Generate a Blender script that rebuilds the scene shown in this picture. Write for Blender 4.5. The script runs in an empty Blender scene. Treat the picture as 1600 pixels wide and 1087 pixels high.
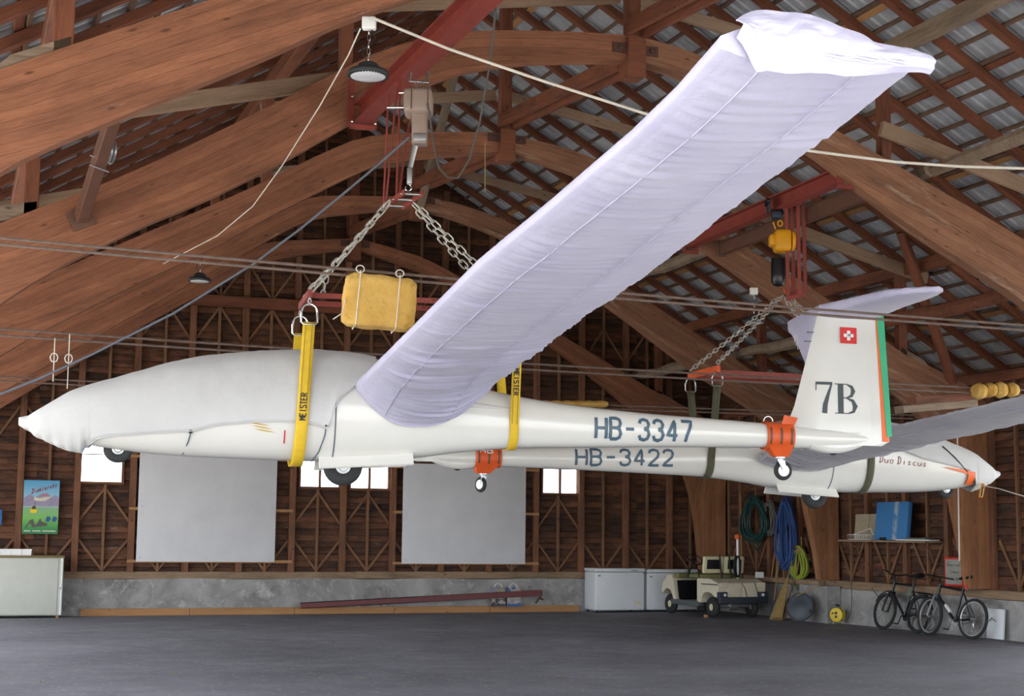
import bpy, bmesh, math, random
from mathutils import Vector, Matrix, Quaternion, noise
random.seed(7)
SC = bpy.context.scene
COL = SC.collection
V = Vector
PI = math.pi

# ------------------------------------------------------------------ camera
F_PX, EYE = 2400.0, 1.65
YAW, PITCH, ROLL = (math.radians(a) for a in (19.96, 6.83, 0.63))
FH = V((math.sin(YAW), math.cos(YAW), 0)); RH = V((math.cos(YAW), -math.sin(YAW), 0)); UP = V((0, 0, 1))
FW = V((math.sin(YAW)*math.cos(PITCH), math.cos(YAW)*math.cos(PITCH), math.sin(PITCH)))
_r, _u = RH, RH.cross(FW)
CR = _r*math.cos(ROLL)+_u*math.sin(ROLL); CU = -_r*math.sin(ROLL)+_u*math.cos(ROLL)
EYEP = V((0, 0, EYE))
cam_data = bpy.data.cameras.new('camera'); cam = bpy.data.objects.new('camera', cam_data); COL.objects.link(cam)
cam_data.sensor_width = 36; cam_data.sensor_fit = 'HORIZONTAL'; cam_data.lens = 36*F_PX/1600
cam_data.clip_start = 0.05; cam_data.clip_end = 500
cam.matrix_world = Matrix(((CR.x, CU.x, -FW.x, 0), (CR.y, CU.y, -FW.y, 0), (CR.z, CU.z, -FW.z, EYE), (0, 0, 0, 1)))
SC.camera = cam

# ------------------------------------------------------------------ sky, daylight, exposure
w = bpy.data.worlds.new('sky'); SC.world = w; w.use_nodes = True
bg = w.node_tree.nodes['Background']; bg.inputs[0].default_value = (0.88, 0.94, 1.0, 1); bg.inputs[1].default_value = 3.0
SC.view_settings.view_transform = 'Standard'; SC.view_settings.look = 'None'; SC.view_settings.gamma = 1
SC.view_settings.use_curve_mapping = False; SC.view_settings.exposure = 0.82
sun_data = bpy.data.lights.new('sun', 'SUN'); sun_data.energy = 6; sun_data.angle = math.radians(.6); sun_data.color = (1, .95, .87)
sun = bpy.data.objects.new('sun', sun_data); sun.rotation_euler = (math.radians(26), 0, math.radians(-25)); COL.objects.link(sun)   # high, from behind the camera: lights the apron
def portal(name, loc, rot, sx, sy):
    l = bpy.data.lights.new(name, 'AREA'); l.shape = 'RECTANGLE'; l.size = sx; l.size_y = sy; l.cycles.is_portal = True
    o = bpy.data.objects.new(name, l); o.location = loc; o.rotation_euler = rot; COL.objects.link(o)
XA, XR, XL = 7.87, 16.65, -0.91           # ridge line, right wall face, left wall face
YB, YF = 32.17, 2.0                        # back wall face, open front
ZR, SL = 10.45, 0.58                       # underside of rafters at the ridge, roof slope
portal('sky_portal_front', (XA, YF-0.4, 2.2), (math.radians(90), 0, 0), 19, 4.6)
portal('sky_portal_right', (XR+0.5, 10.8, 2.3), (0, math.radians(90), 0), 4.8, 17.4)
portal('sky_portal_left', (XL-0.5, 16.3, 2.6), (0, math.radians(-90), 0), 5.4, 28.6)

# ------------------------------------------------------------------ pixel of the photograph -> point on a known plane of the place
def ray(x, y): return FW+CR*((x-800)/F_PX)-CU*((y-543.5)/F_PX)
def hit(x, y, axis, val):
    d = ray(x, y); t = (val-EYEP[axis])/d[axis]; return EYEP+d*t
def hitp(x, y, P, n):
    d = ray(x, y); return EYEP+d*((P-EYEP).dot(n)/d.dot(n))
def atd(x, y, dist): return hitp(x, y, FH*dist, FH)     # at a horizontal distance in front of the camera
def floor_z(x, y): return 0.0094+0.00137*x-0.0035*y
def on_floor(x, y):
    d = ray(x, y); p = hit(x, y, 2, 0)
    for _ in range(4): p = hit(x, y, 2, floor_z(p.x, p.y))
    return p

# ------------------------------------------------------------------ objects
ORG = {}
def tag(o, label=None, cat=None, group=None, kind=None):
    if label: o['label'] = label
    if cat: o['category'] = cat
    if group: o['group'] = group
    if kind: o['kind'] = kind
    return o
def thing(name, loc, label=None, cat=None, group=None, kind=None):
    o = bpy.data.objects.new(name, None); o.empty_display_size = 0.1; o.location = loc; COL.objects.link(o)
    ORG[o.name] = V(loc); return tag(o, label, cat, group, kind)
def link(name, me, mat, parent=None, loc=None):
    if mat is not None and not me.materials: me.materials.append(mat)
    o = bpy.data.objects.new(name, me); COL.objects.link(o)
    if parent is not None:
        o.parent = parent; o.location = (V(loc)-ORG[parent.name]) if loc is not None else (0, 0, 0)
        ORG[o.name] = V(loc) if loc is not None else ORG[parent.name]
    else:
        o.location = loc or (0, 0, 0); ORG[o.name] = V(o.location)
    return o
class MB:
    def __init__(s): s.v = []; s.f = []; s.uv = {}; s.smooth = True
    def add(s, vs, fs, uvs=None):
        b = len(s.v); s.v += [V(p) for p in vs]
        for k, f in enumerate(fs):
            if uvs: s.uv[len(s.f)] = uvs[k]
            s.f.append([b+i for i in f])
        return s
    def box(s, c, size, rot=None):
        c = V(c); R = rot or Matrix.Identity(3); x, y, z = (q/2 for q in size)
        vs = [c+R@V((a*x, b*y, d*z)) for d in (-1, 1) for b in (-1, 1) for a in (-1, 1)]
        return s.add(vs, [(0, 2, 3, 1), (4, 5, 7, 6), (0, 1, 5, 4), (2, 6, 7, 3), (0, 4, 6, 2), (1, 3, 7, 5)])
    def rbox(s, c, size, r, rot=None, seg=3):          # box with rounded vertical edges and softened top and bottom
        c = V(c); R = rot or Matrix.Identity(3); x, y, z = (q/2 for q in size); r = min(r, x*.98, y*.98, z*.98)
        def ring(inset, zz):
            out = []
            for (sx, sy, a0) in ((1, 1, 0), (-1, 1, 90), (-1, -1, 180), (1, -1, 270)):
                for k in range(seg+1):
                    a = math.radians(a0+90*k/seg); rr = r-inset
                    out.append(V((sx*(x-r)+rr*math.cos(a), sy*(y-r)+rr*math.sin(a), zz)))
            return out
        rings = []
        for k in range(seg+1):
            a = PI/2*k/seg; rings.append(ring(r*(1-math.sin(a)), -z+r*(1-math.cos(a))))
        for k in range(seg+1):
            a = PI/2*(1-k/seg); rings.append(ring(r*(1-math.sin(a)), z-r*(1-math.cos(a))))
        return s.loft([[c+R@p for p in rg] for rg in rings], True, True)
    def loft(s, rings, closed=True, caps=False):
        n = len(rings[0]); vs = [p for r in rings for p in r]; fs = []
        for i in range(len(rings)-1):
            for j in range(n if closed else n-1):
                k = (j+1) % n; fs.append((i*n+j, i*n+k, (i+1)*n+k, (i+1)*n+j))
        if caps:
            fs.append(tuple(range(n))[::-1]); fs.append(tuple((len(rings)-1)*n+j for j in range(n)))
        return s.add(vs, fs)
    def tube(s, pts, r, seg=8, closed=False, flat=1.0):
        pts = [V(p) for p in pts]; n = len(pts); rings = []; prev = None
        for i in range(n):
            t = (pts[(i+1) % n]-pts[i-1]) if closed else (pts[min(i+1, n-1)]-pts[max(i-1, 0)])
            t.normalize()
            if prev is None: a = t.orthogonal().normalized() if abs(t.z) > .95 else t.cross(UP).normalized()
            else:
                a = prev-t*prev.dot(t); a = a.normalized() if a.length > 1e-6 else t.orthogonal().normalized()
            prev = a; b = t.cross(a); rr = r[i] if isinstance(r, (list, tuple)) else r
            rings.append([pts[i]+a*(rr*math.cos(2*PI*k/seg))+b*(rr*flat*math.sin(2*PI*k/seg)) for k in range(seg)])
        if closed: rings.append(rings[0])
        return s.loft(rings, True, not closed)
    def lathe(s, c, axis, prof, seg=20):               # prof: (distance along axis, radius)
        c = V(c); ax = V(axis).normalized(); a = ax.orthogonal().normalized(); b = ax.cross(a)
        return s.loft([[c+ax*h+a*(r*math.cos(2*PI*k/seg))+b*(r*math.sin(2*PI*k/seg)) for k in range(seg)] for h, r in prof], True, True)
    def prism(s, poly, d):                             # poly: 3D points of one face, d: vector to the other face
        n = len(poly); d = V(d); p = [V(q) for q in poly]
        return s.add(p+[q+d for q in p], [tuple(range(n)), tuple(range(2*n-1, n-1, -1))]+[(i, i+n, (i+1) % n+n, (i+1) % n) for i in range(n)])
    def grid(s, fn, nu, nv, closed_v=False):
        vs = [fn(i/nu, j/nv) for i in range(nu+1) for j in range(nv+(0 if closed_v else 1))]
        m = nv+(0 if closed_v else 1)
        return s.add(vs, [(i*m+j, i*m+(j+1) % m, (i+1)*m+(j+1) % m, (i+1)*m+j) for i in range(nu) for j in range(nv)])
    def mesh(s, name, off=V((0, 0, 0)), smooth=False, angle=40):
        me = bpy.data.meshes.new(name); me.from_pydata([tuple(p-off) for p in s.v], [], s.f)
        if s.uv:
            l = me.uv_layers.new(name='UVMap')
            for p in me.polygons:
                if p.index in s.uv:
                    for li, q in zip(p.loop_indices, s.uv[p.index]): l.data[li].uv = q
        bm = bmesh.new(); bm.from_mesh(me); bmesh.ops.recalc_face_normals(bm, faces=bm.faces[:])
        if smooth:
            for f in bm.faces: f.smooth = True
            for e in bm.edges:
                if len(e.link_faces) == 2 and e.calc_face_angle(0) > math.radians(angle): e.smooth = False
        bm.to_mesh(me); bm.free(); me.update(); return me
    def build(s, name, mat, parent=None, smooth=True, loc=None, angle=40):
        if parent is not None: off = ORG[parent.name]
        else:
            if loc is None:
                n = max(1, len(s.v)); loc = V((sum(p.x for p in s.v)/n, sum(p.y for p in s.v)/n, min(p.z for p in s.v)))
            off = V(loc)
        me = s.mesh(name, off, smooth, angle)
        return link(name, me, mat, parent, None if parent is not None else off)
BEAMS = {}
def beam_mesh(L, w, h, mat, taper=0):
    k = (round(L, 2), round(w, 3), round(h, 3), mat.name)
    if k not in BEAMS:
        m = MB(); e = min(w, h)*.06; x = L/2
        ring = [(-w/2+e, -h/2), (w/2-e, -h/2), (w/2, -h/2+e), (w/2, h/2-e), (w/2-e, h/2), (-w/2+e, h/2), (-w/2, h/2-e), (-w/2, -h/2+e)]
        m.loft([[V((xx, a, b)) for a, b in ring] for xx in (-x, x)], True, True)
        me = m.mesh('beam_mesh'); me.materials.append(mat); BEAMS[k] = me
    return BEAMS[k]
def beam(name, p0, p1, w, h, mat, parent=None, up=UP):
    p0, p1 = V(p0), V(p1); d = p1-p0; L = d.length; x = d.normalized()
    y = V(up).cross(x)
    y = y.normalized() if y.length > 1e-4 else V((0, 1, 0)).cross(x).normalized()
    z = x.cross(y)
    o = link(name, beam_mesh(L, w, h, mat), None, parent, (p0+p1)/2)
    o.rotation_mode = 'QUATERNION'; o.rotation_quaternion = Matrix((x, y, z)).transposed().to_quaternion()
    return o
def lerp(a, b, t): return a+(b-a)*t
def interp(tab, x):
    if x <= tab[0][0]: return tab[0][1]
    for (a, b), (c, d) in zip(tab, tab[1:]):
        if x <= c: return b+(d-b)*(x-a)/(c-a)
    return tab[-1][1]
def smooth_interp(tab, x):                               # monotone-ish cubic through the table
    n = len(tab)
    if x <= tab[0][0]: return tab[0][1]
    if x >= tab[-1][0]: return tab[-1][1]
    i = max(k for k in range(n-1) if tab[k][0] <= x)
    x0, y0 = tab[i]; x1, y1 = tab[i+1]
    def sl(k):
        a = tab[max(k-1, 0)]; b = tab[min(k+1, n-1)]; return (b[1]-a[1])/(b[0]-a[0])
    h = x1-x0; t = (x-x0)/h; m0, m1 = sl(i)*h, sl(i+1)*h
    return (2*t**3-3*t*t+1)*y0+(t**3-2*t*t+t)*m0+(-2*t**3+3*t*t)*y1+(t**3-t*t)*m1

# ------------------------------------------------------------------ materials
def lin(h):
    h = h.lstrip('#'); c = [int(h[i:i+2], 16)/255 for i in (0, 2, 4)]
    return tuple([(x/12.92 if x <= .04045 else ((x+.055)/1.055)**2.4) for x in c]+[1])
class NT:
    def __init__(s, name):
        s.m = bpy.data.materials.new(name); s.m.use_nodes = True; s.t = s.m.node_tree; s.n = s.t.nodes; s.b = s.n['Principled BSDF']
    def new(s, typ, **kw):
        n = s.n.new(typ)
        for k, v in kw.items(): setattr(n, k, v)
        return n
    def wire(s, a, b): s.t.links.new(a, b)
    def coord(s, kind='Object', scale=(1, 1, 1), rand=True):
        tc = s.new('ShaderNodeTexCoord'); out = tc.outputs[kind]
        if rand:
            oi = s.new('ShaderNodeObjectInfo'); m = s.new('ShaderNodeMath', operation='MULTIPLY'); m.inputs[1].default_value = 37.0
            s.wire(oi.outputs['Random'], m.inputs[0]); a = s.new('ShaderNodeVectorMath', operation='ADD')
            s.wire(out, a.inputs[0]); s.wire(m.outputs[0], a.inputs[1]); out = a.outputs[0]
        mp = s.new('ShaderNodeMapping'); mp.inputs['Scale'].default_value = scale; s.wire(out, mp.inputs[0]); return mp.outputs[0]
    def noise(s, co, scale=5, detail=4, rough=.6, dist=0):
        n = s.new('ShaderNodeTexNoise'); s.wire(co, n.inputs['Vector'])
        n.inputs['Scale'].default_value = scale; n.inputs['Detail'].default_value = detail; n.inputs['Roughness'].default_value = rough
        n.inputs['Distortion'].default_value = dist; return n.outputs[0]
    def ramp(s, fac, stops, interp='LINEAR'):
        r = s.new('ShaderNodeValToRGB'); s.wire(fac, r.inputs[0]); e = r.color_ramp.elements; r.color_ramp.interpolation = interp
        while len(e) < len(stops): e.new(.5)
        for q, (p, c) in zip(e, stops):
            q.position = p; q.color = c if isinstance(c, tuple) else (c, c, c, 1)
        return r.outputs[0]
    def mix(s, fac, a, b, blend='MIX'):
        m = s.new('ShaderNodeMix', data_type='RGBA', blend_type=blend)
        for sock, val in ((m.inputs[0], fac), (m.inputs[6], a), (m.inputs[7], b)):
            if hasattr(val, 'links'): s.wire(val, sock)
            elif isinstance(val, (int, float)): sock.default_value = val
            else: sock.default_value = val
        return m.outputs[2]
    def math(s, op, a, b=0.0):
        m = s.new('ShaderNodeMath', operation=op)
        for k, val in enumerate((a, b)):
            if hasattr(val, 'links'): s.wire(val, m.inputs[k])
            else: m.inputs[k].default_value = val
        return m.outputs[0]
    def set(s, color=None, rough=None, metal=None, bump=None, bstr=.3, bdist=.01, **kw):
        for key, val in (('Base Color', color), ('Roughness', rough), ('Metallic', metal)):
            if val is None: continue
            if hasattr(val, 'links'): s.wire(val, s.b.inputs[key])
            else: s.b.inputs[key].default_value = val
        if bump is not None:
            b = s.new('ShaderNodeBump'); b.inputs['Strength'].default_value = bstr; b.inputs['Distance'].default_value = bdist
            s.wire(bump, b.inputs['Height']); s.wire(b.outputs[0], s.b.inputs['Normal'])
        for k, v in kw.items(): s.b.inputs[k.replace('_', ' ')].default_value = v
        return s.m
def plain(name, hexcol, rough=.5, metal=0, var=.12, scale=6, bump=0, **kw):
    t = NT(name); co = t.coord('Object'); c = lin(hexcol); n = t.noise(co, scale, 5)
    d = tuple(list(x*(1-var) for x in c[:3])+[1]); l = tuple(list(min(1, x*(1+var)) for x in c[:3])+[1])
    n2 = t.noise(co, scale*7, 3) if bump else None
    return t.set(t.ramp(n, [(.3, d), (.7, l)]), rough, metal, bump=n2, bstr=bump, **kw)
def wood(name, c1, c2, dark, kind='Object', along=(1.2, 14, 14), stain=.5, lam=0, pale=None, palecut=.6, rough=.75, knots=True, vary=0):
    t = NT(name); co = t.coord(kind, (1, 1, 1)); mp = t.new('ShaderNodeMapping'); mp.inputs['Scale'].default_value = along; t.wire(co, mp.inputs[0])
    g = t.noise(mp.outputs[0], 2.2, 6, .65, .6); col = t.ramp(g, [(.28, lin(c2)), (.5, lin(c1)), (.75, lin(c2))])
    big = t.noise(co, 1.3, 4, .6); mp2 = t.new('ShaderNodeMapping'); mp2.inputs['Scale'].default_value = (along[0]*.5, along[1]*.3, along[2]*.3); t.wire(co, mp2.inputs[0])
    st = t.noise(mp2.outputs[0], 1.7, 5, .7)
    col = t.mix(t.math('MULTIPLY', t.ramp(st, [(.48, 0.0), (.7, 1.0)]), stain), col, lin(dark))
    col = t.mix(t.math('MULTIPLY', t.ramp(big, [(.35, 1.0), (.6, 0.0)]), stain*.5), col, lin(dark))
    if knots:
        vo = t.new('ShaderNodeTexVoronoi'); vo.inputs['Scale'].default_value = 2.6; mp3 = t.new('ShaderNodeMapping')
        mp3.inputs['Scale'].default_value = (.9, 2.2, 2.2) if kind == 'Object' else (.9, 2.2, 1); t.wire(co, mp3.inputs[0]); t.wire(mp3.outputs[0], vo.inputs['Vector'])
        col = t.mix(t.ramp(vo.outputs['Distance'], [(.05, .75), (.12, 0.0)]), col, lin(dark))
    if lam:
        sp = t.new('ShaderNodeSeparateXYZ'); tc = t.new('ShaderNodeTexCoord'); t.wire(tc.outputs[kind], sp.inputs[0])
        wob = t.noise(mp.outputs[0], .6, 2); q = t.math('ADD', t.math('MULTIPLY', sp.outputs[1], 1/lam), t.math('MULTIPLY', wob, .25))
        fr = t.math('FRACT', q); ln = t.ramp(fr, [(0.0, .8), (.07, 0.0), (1.0, 0.0)])
        col = t.mix(ln, col, lin(dark)); fl = t.math('FLOOR', q); wn = t.new('ShaderNodeTexWhiteNoise', noise_dimensions='1D'); t.wire(fl, wn.inputs['W'])
        col = t.mix(t.math('MULTIPLY', wn.outputs[0], .28), col, lin(dark))
    if pale:
        pn = t.noise(mp2.outputs[0], 1.1, 6, .75, .4); col = t.mix(t.ramp(pn, [(palecut, 0.0), (palecut+.12, .8)]), col, lin(pale))
    if vary:
        oi = t.new('ShaderNodeObjectInfo'); col = t.mix(t.math('MULTIPLY', oi.outputs['Random'], vary), col, lin(dark))
    return t.set(col, rough, 0, bump=g, bstr=.35, bdist=.008)
GLULAM = wood('glulam_timber', '#aa6f50', '#86543b', '#48291c', 'UV', (1.4, 16, 1), .45, lam=.115, pale='#cdb9a8', palecut=.655)
GLULAM_WORN = wood('weathered_glulam', '#a47457', '#85583f', '#523426', 'UV', (1.0, 12, 1), .5, lam=.14, pale='#bfa48d', palecut=.56)
GLULAM_LEG = wood('glulam_leg', '#b37d55', '#94603c', '#54321f', 'UV', (1.2, 14, 1), .45, lam=.14)
RAFTER = wood('rafter_timber', '#8a5238', '#6a3826', '#2f1a13', 'Object', (1.0, 14, 14), .6)
BATTEN = wood('batten_timber', '#7d6250', '#5a4234', '#2a1d18', 'Object', (1.0, 18, 18), .5, knots=False)
LOG = wood('grey_log_timber', '#9a8672', '#77624f', '#40332a', 'Object', (.8, 12, 12), .5)
POST = wood('post_timber', '#8f6044', '#6f4630', '#2a1a13', 'Object', (1.0, 16, 16), .6)
STUD = wood('stud_timber', '#92694a', '#6f4b34', '#2c1d15', 'Object', (1.0, 18, 18), .5)
PLANK = wood('wall_plank_timber', '#86573c', '#5c3826', '#171111', 'Object', (1.6, 9, 9), 1.0, pale='#a8917a', palecut=.6, vary=.6)
SILL = wood('sill_timber', '#a58a6e', '#84694e', '#3b2c20', 'Object', (1.0, 12, 12), .5)
FRESH = wood('fresh_batten_timber', '#b98a5c', '#a27345', '#6d4a2c', 'Object', (1.0, 18, 18), .25)
PALE_BEAM = wood('pale_brace_timber', '#a58a73', '#8c6f58', '#5b4334', 'Object', (.8, 14, 14), .35)

# ------------------------------------------------------------------ the setting: floor, walls, roof
def asphalt():
    t = NT('asphalt_floor'); co = t.coord('Object', rand=False)
    a = t.noise(co, .35, 5, .65, .5); b = t.noise(co, 2.2, 6, .7); c = t.noise(co, 90, 2)
    col = t.ramp(a, [(.3, lin('#64646c')), (.55, lin('#7c7c85')), (.75, lin('#95959f'))])
    col = t.mix(t.ramp(b, [(.45, 0.0), (.75, .5)]), col, lin('#6a6a73'))
    vo = t.new('ShaderNodeTexVoronoi', voronoi_dimensions='2D'); vo.inputs['Scale'].default_value = 2.6; t.wire(co, vo.inputs['Vector'])
    col = t.mix(t.ramp(vo.outputs['Distance'], [(.04, .9), (.06, 0.0)]), col, lin('#bdb5a8'))
    v2 = t.new('ShaderNodeTexVoronoi', voronoi_dimensions='2D'); v2.inputs['Scale'].default_value = 7; t.wire(co, v2.inputs['Vector'])
    col = t.mix(t.ramp(v2.outputs['Distance'], [(.06, .7), (.1, 0.0)]), col, lin('#aaa69f'))
    r = t.ramp(b, [(.3, .5), (.7, .8)])
    return t.set(col, r, 0, bump=c, bstr=.25, bdist=.004)
def concrete():
    t = NT('stained_concrete'); co = t.coord('Object', rand=False)
    a = t.noise(co, .9, 6, .7, .8); b = t.noise(co, 3.5, 6, .75)
    col = t.ramp(a, [(.3, lin('#777675')), (.5, lin('#9b9997')), (.72, lin('#b7b5b1'))])
    col = t.mix(t.ramp(b, [(.55, 0.0), (.68, .75)]), col, lin('#d0cecb'))
    col = t.mix(t.ramp(t.noise(co, 1.6, 5, .7, 1.2), [(.56, 0.0), (.7, .6)]), col, lin('#625e58'))
    return t.set(col, .85, 0, bump=b, bstr=.4, bdist=.01)
CONCRETE = concrete()
def galv():
    t = NT('galvanised_sheet'); co = t.coord('Object', (1, 1, 1)); n = t.noise(co, 2, 4)
    col = t.ramp(n, [(.35, lin('#aeb2b9')), (.65, lin('#ccd0d6'))]); return t.set(col, .45, .3)
GALV = galv()
def ground(x0, x1, y0, y1, dz, n=10):
    m = MB(); m.grid(lambda u, v: V((lerp(x0, x1, u), lerp(y0, y1, v), floor_z(min(max(lerp(x0, x1, u), -1), 18), min(max(lerp(y0, y1, v), -2), 34))+dz)), n, n); return m
tag(ground(XL-.6, XR+.6, YF-1.5, YB+.3, 0, 12).build('floor', asphalt(), None, loc=V((0, 0, 0))), 'dark grey asphalt floor speckled with dust and leaves', 'floor', kind='structure')
BOUNCE_APRON = plain('pale_bounce_apron', '#b9b5ac', .9, 0, .15, .6)  # unseen ground made pale so sun bounces up under wing and roof
tag(ground(-90, 110, -90, 130, -.06, 24).build('ground', BOUNCE_APRON, None, loc=V((0, 0, 0))), 'unseen ground outside the hangar, made pale to bounce light in', 'ground', kind='structure')

# --- back wall: planks behind posts, on a concrete plinth
DX = 1.095
POSTS = [XA+DX*k for k in range(-8, 9)]
WIN = [(2.46, 3.26, 2.57, 3.32), (6.95, 7.78, 2.56, 3.12), (8.04, 8.86, 2.55, 3.11), (12.44, 13.27, 2.53, 3.06)]
def plank_meshes(n, L, h):
    out = []
    for k in range(n):
        m = MB(); N = 12; rnd = random.Random(k*31+int(L*10)); ph = rnd.random()*6
        def row(z, y, amp): return [V((-L/2+L*i/N, y+rnd.uniform(-.004, .004), z+amp*math.sin(ph+i*1.3)+rnd.uniform(-amp, amp))) for i in range(N+1)]
        r = [row(-h/2, 0.022, .006), row(-h/2, -0.02, .009), row(0, -.028, .004), row(h/2, -.012, .004), row(h/2, .022, .003)]
        m.loft([list(q) for q in zip(*r)], True, True); out.append(m.mesh('plank_mesh', smooth=True, angle=50)); out[-1].materials.append(PLANK)
    return out
PH = .135
PCACHE = {}
def plank(parent, c, L, yaw, k):
    L = round(L, 1) or .1
    if L not in PCACHE: PCACHE[L] = plank_meshes(4 if L > 3 else 2, L, PH-.006)
    me = PCACHE[L][k % len(PCACHE[L])]
    o = link('plank', me, None, parent, c); o.rotation_euler = (-.17+random.uniform(-.05, .05), random.uniform(-.002, .002), yaw)
    return o
wb = thing('wall_back', (XA, YB, 0), 'dark plank gable wall with posts and braces behind the gliders', 'wall', kind='structure')
m = MB(); N = 40
ringf = [V((XL-.4+(XR-XL+.9)*i/N, YB-.13+.012*math.sin(i*2.1), -.35)) for i in range(N+1)]
ringt = [V((p.x, YB-.11+.01*math.sin(i*1.7), .63+.012*math.sin(i*1.1))) for i, p in enumerate(ringf)]
ringb = [V((p.x, YB+.3, .63)) for p in ringf]
ringg = [V((p.x, YB+.3, -.35)) for p in ringf]
m.loft([list(q) for q in zip(ringf, ringt, ringb, ringg)], True, True); m.build('plinth', CONCRETE, wb, smooth=False)
beam('sill_beam', (XL, YB-.02, .70), (XA+.3, YB-.02, .70), .17, .15, SILL, wb); beam('sill_beam', (XA+.3, YB-.03, .71), (XR, YB-.03, .71), .17, .15, SILL, wb)
row = 0; z = .80
CUTS = [XL+.03]+[XA+DX*4*k+.3 for k in (-1.5, -.5, .5, 1.5)]+[XR-.02]
while z < ZR+.1:
    half = (ZR+.12-z)/SL; x0, x1 = max(XL, XA-half), min(XR, XA+half)
    spans = [(max(a, x0), min(b, x1)) for a, b in zip(CUTS, CUTS[1:]) if min(b, x1)-max(a, x0) > .15]
    for (wa, wbx, za, zb) in WIN:
        if za-.05 < z < zb+.05:
            ns = []
            for a, b in spans:
                if b <= wa-.05 or a >= wbx+.05: ns.append((a, b))
                else: ns += [(p, q) for p, q in ((a, wa-.05), (wbx+.05, b)) if q-p > .1]
            spans = ns
    for a, b in spans:
        plank(wb, ((a+b)/2, YB+random.uniform(0, .012), z+random.uniform(-.006, .006)), b-a, 0, random.randrange(4))
    z += PH; row += 1

def backing(parent, name, polys, d):
    m = MB()
    for p in polys: m.prism(p, d)
    return m.build(name, PLANK, parent, smooth=False)
yb_ = YB+.05
q = lambda x0, x1, z0, z1: [(x0, yb_, z0), (x1, yb_, z0), (x1, yb_, z1), (x0, yb_, z1)]
XO = XR+2.0
bx = [XL-.3]+[v for w_ in WIN for v in (w_[0]-.02, w_[1]+.02)]+[XO]
pl = [q(XL-.3, XO, .5, 2.5)]+[q(bx[i], bx[i+1], 2.5, 3.36) for i in range(0, len(bx), 2)]
pl += [q(w_[0]-.02, w_[1]+.02, 2.5, w_[2]-.02) for w_ in WIN]+[q(w_[0]-.02, w_[1]+.02, w_[3]+.02, 3.36) for w_ in WIN]
ze = ZR-SL*(XO-XA)+.2; zl = ZR-SL*(XA-XL+.3)+.2
pl.append([(XL-.3, yb_, 3.36), (XO, yb_, 3.36), (XO, yb_, ze), (XA, yb_, ZR+.22), (XL-.3, yb_, zl)])
backing(wb, 'outer_cladding', pl, (0, .04, 0))
pl.clear()
LEDGE = 6.38
def roof_in(x): return ZR-SL*abs(x-XA)
for k, x in enumerate(POSTS):
    if XL+.1 < x < XR-.1:
        beam('post', (x, YB-.09, .77), (x, YB-.09, roof_in(x)-.02), .13, .11, POST, wb, up=V((0, 1, 0)))
    xm = x+DX/2
    if xm < XR-.1 and xm > XL:
        wz = [w for w in WIN if w[0] < xm < w[1]]
        beam('stud', (xm, YB-.06, .77), (xm, YB-.06, wz[0][2]-.06 if wz else roof_in(xm)-.02), .055, .06, STUD, wb, up=V((0, 1, 0)))
        if wz: beam('stud', (xm, YB-.06, wz[0][3]+.06), (xm, YB-.06, roof_in(xm)-.02), .055, .06, STUD, wb, up=V((0, 1, 0)))
        for sgn in (-1, 1):
            xp = xm+sgn*(DX/2-.06)
            levels = [(.80, 1.42)]
            if wz: levels.append((wz[0][2]-.12, wz[0][2]-.78))
            else: levels.append((3.3, 4.05))
            levels += [(LEDGE-.1, LEDGE-.8), (LEDGE+.1, LEDGE+.8)]
            for za, zb in levels:
                if max(za, zb) < roof_in(xp)-.1: beam('diagonal_brace', (xm, YB-.055, za), (xp, YB-.055, zb), .05, .03, STUD, wb, up=V((0, 1, 0)))
beam('ledger_beam', (3.2, YB-.2, LEDGE), (12.6, YB-.2, LEDGE), .12, .24, RAFTER, wb)
for zz, x0, x1 in ((.985, 3.42, 6.78), (2.04, 3.42, 6.78), (3.10, 3.42, 6.78), (.965, 8.96, 12.3), (2.05, 8.96, 12.3), (3.02, 8.96, 12.3)):
    beam('rail', (x0, YB-.17, zz), (x1, YB-.17, zz), .04, .06, FRESH, wb)
GLASS = NT('window_glass').set((.95, .97, 1, 1), .02, 0, Transmission_Weight=1.0, IOR=1.02)
for i, (a, b, za, zb) in enumerate(WIN):
    wn = thing('window_%d' % (i+1), ((a+b)/2, YB, za), ['bright window under the nose of the covered glider', 'bright two-pane window beside the main wheel, nearer the nose', 'bright two-pane window just behind the main wheel', 'small bright two-pane window under the far glider tail boom'][i], 'window', kind='structure')
    f = .045; y = YB-.02
    m = MB(); m.box(((a+b)/2, y, zb+f/2), (b-a+2*f, .1, f)).box(((a+b)/2, y, za-f/2), (b-a+2*f, .12, f)).box((a-f/2, y, (za+zb)/2), (f, .1, zb-za)).box((b+f/2, y, (za+zb)/2), (f, .1, zb-za))
    m.build('window_frame', POST, wn, smooth=False)
    mx = (a+b)/2
    if i: MB().box((mx, y, (za+zb)/2), (.045, .07, zb-za)).build('mullion', POST, wn, smooth=False)
    else: MB().box((mx, y, zb-.2), (b-a, .03, .02)).build('glazing_bar', POST, wn, smooth=False)
    for p, q in (((a, mx-.022), (mx+.022, b)) if i else ((a, b),)):
        MB().box(((p+q)/2, y+.01, (za+zb)/2), (q-p, .006, zb-za)).build('pane', GLASS, wn, smooth=False)

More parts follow.
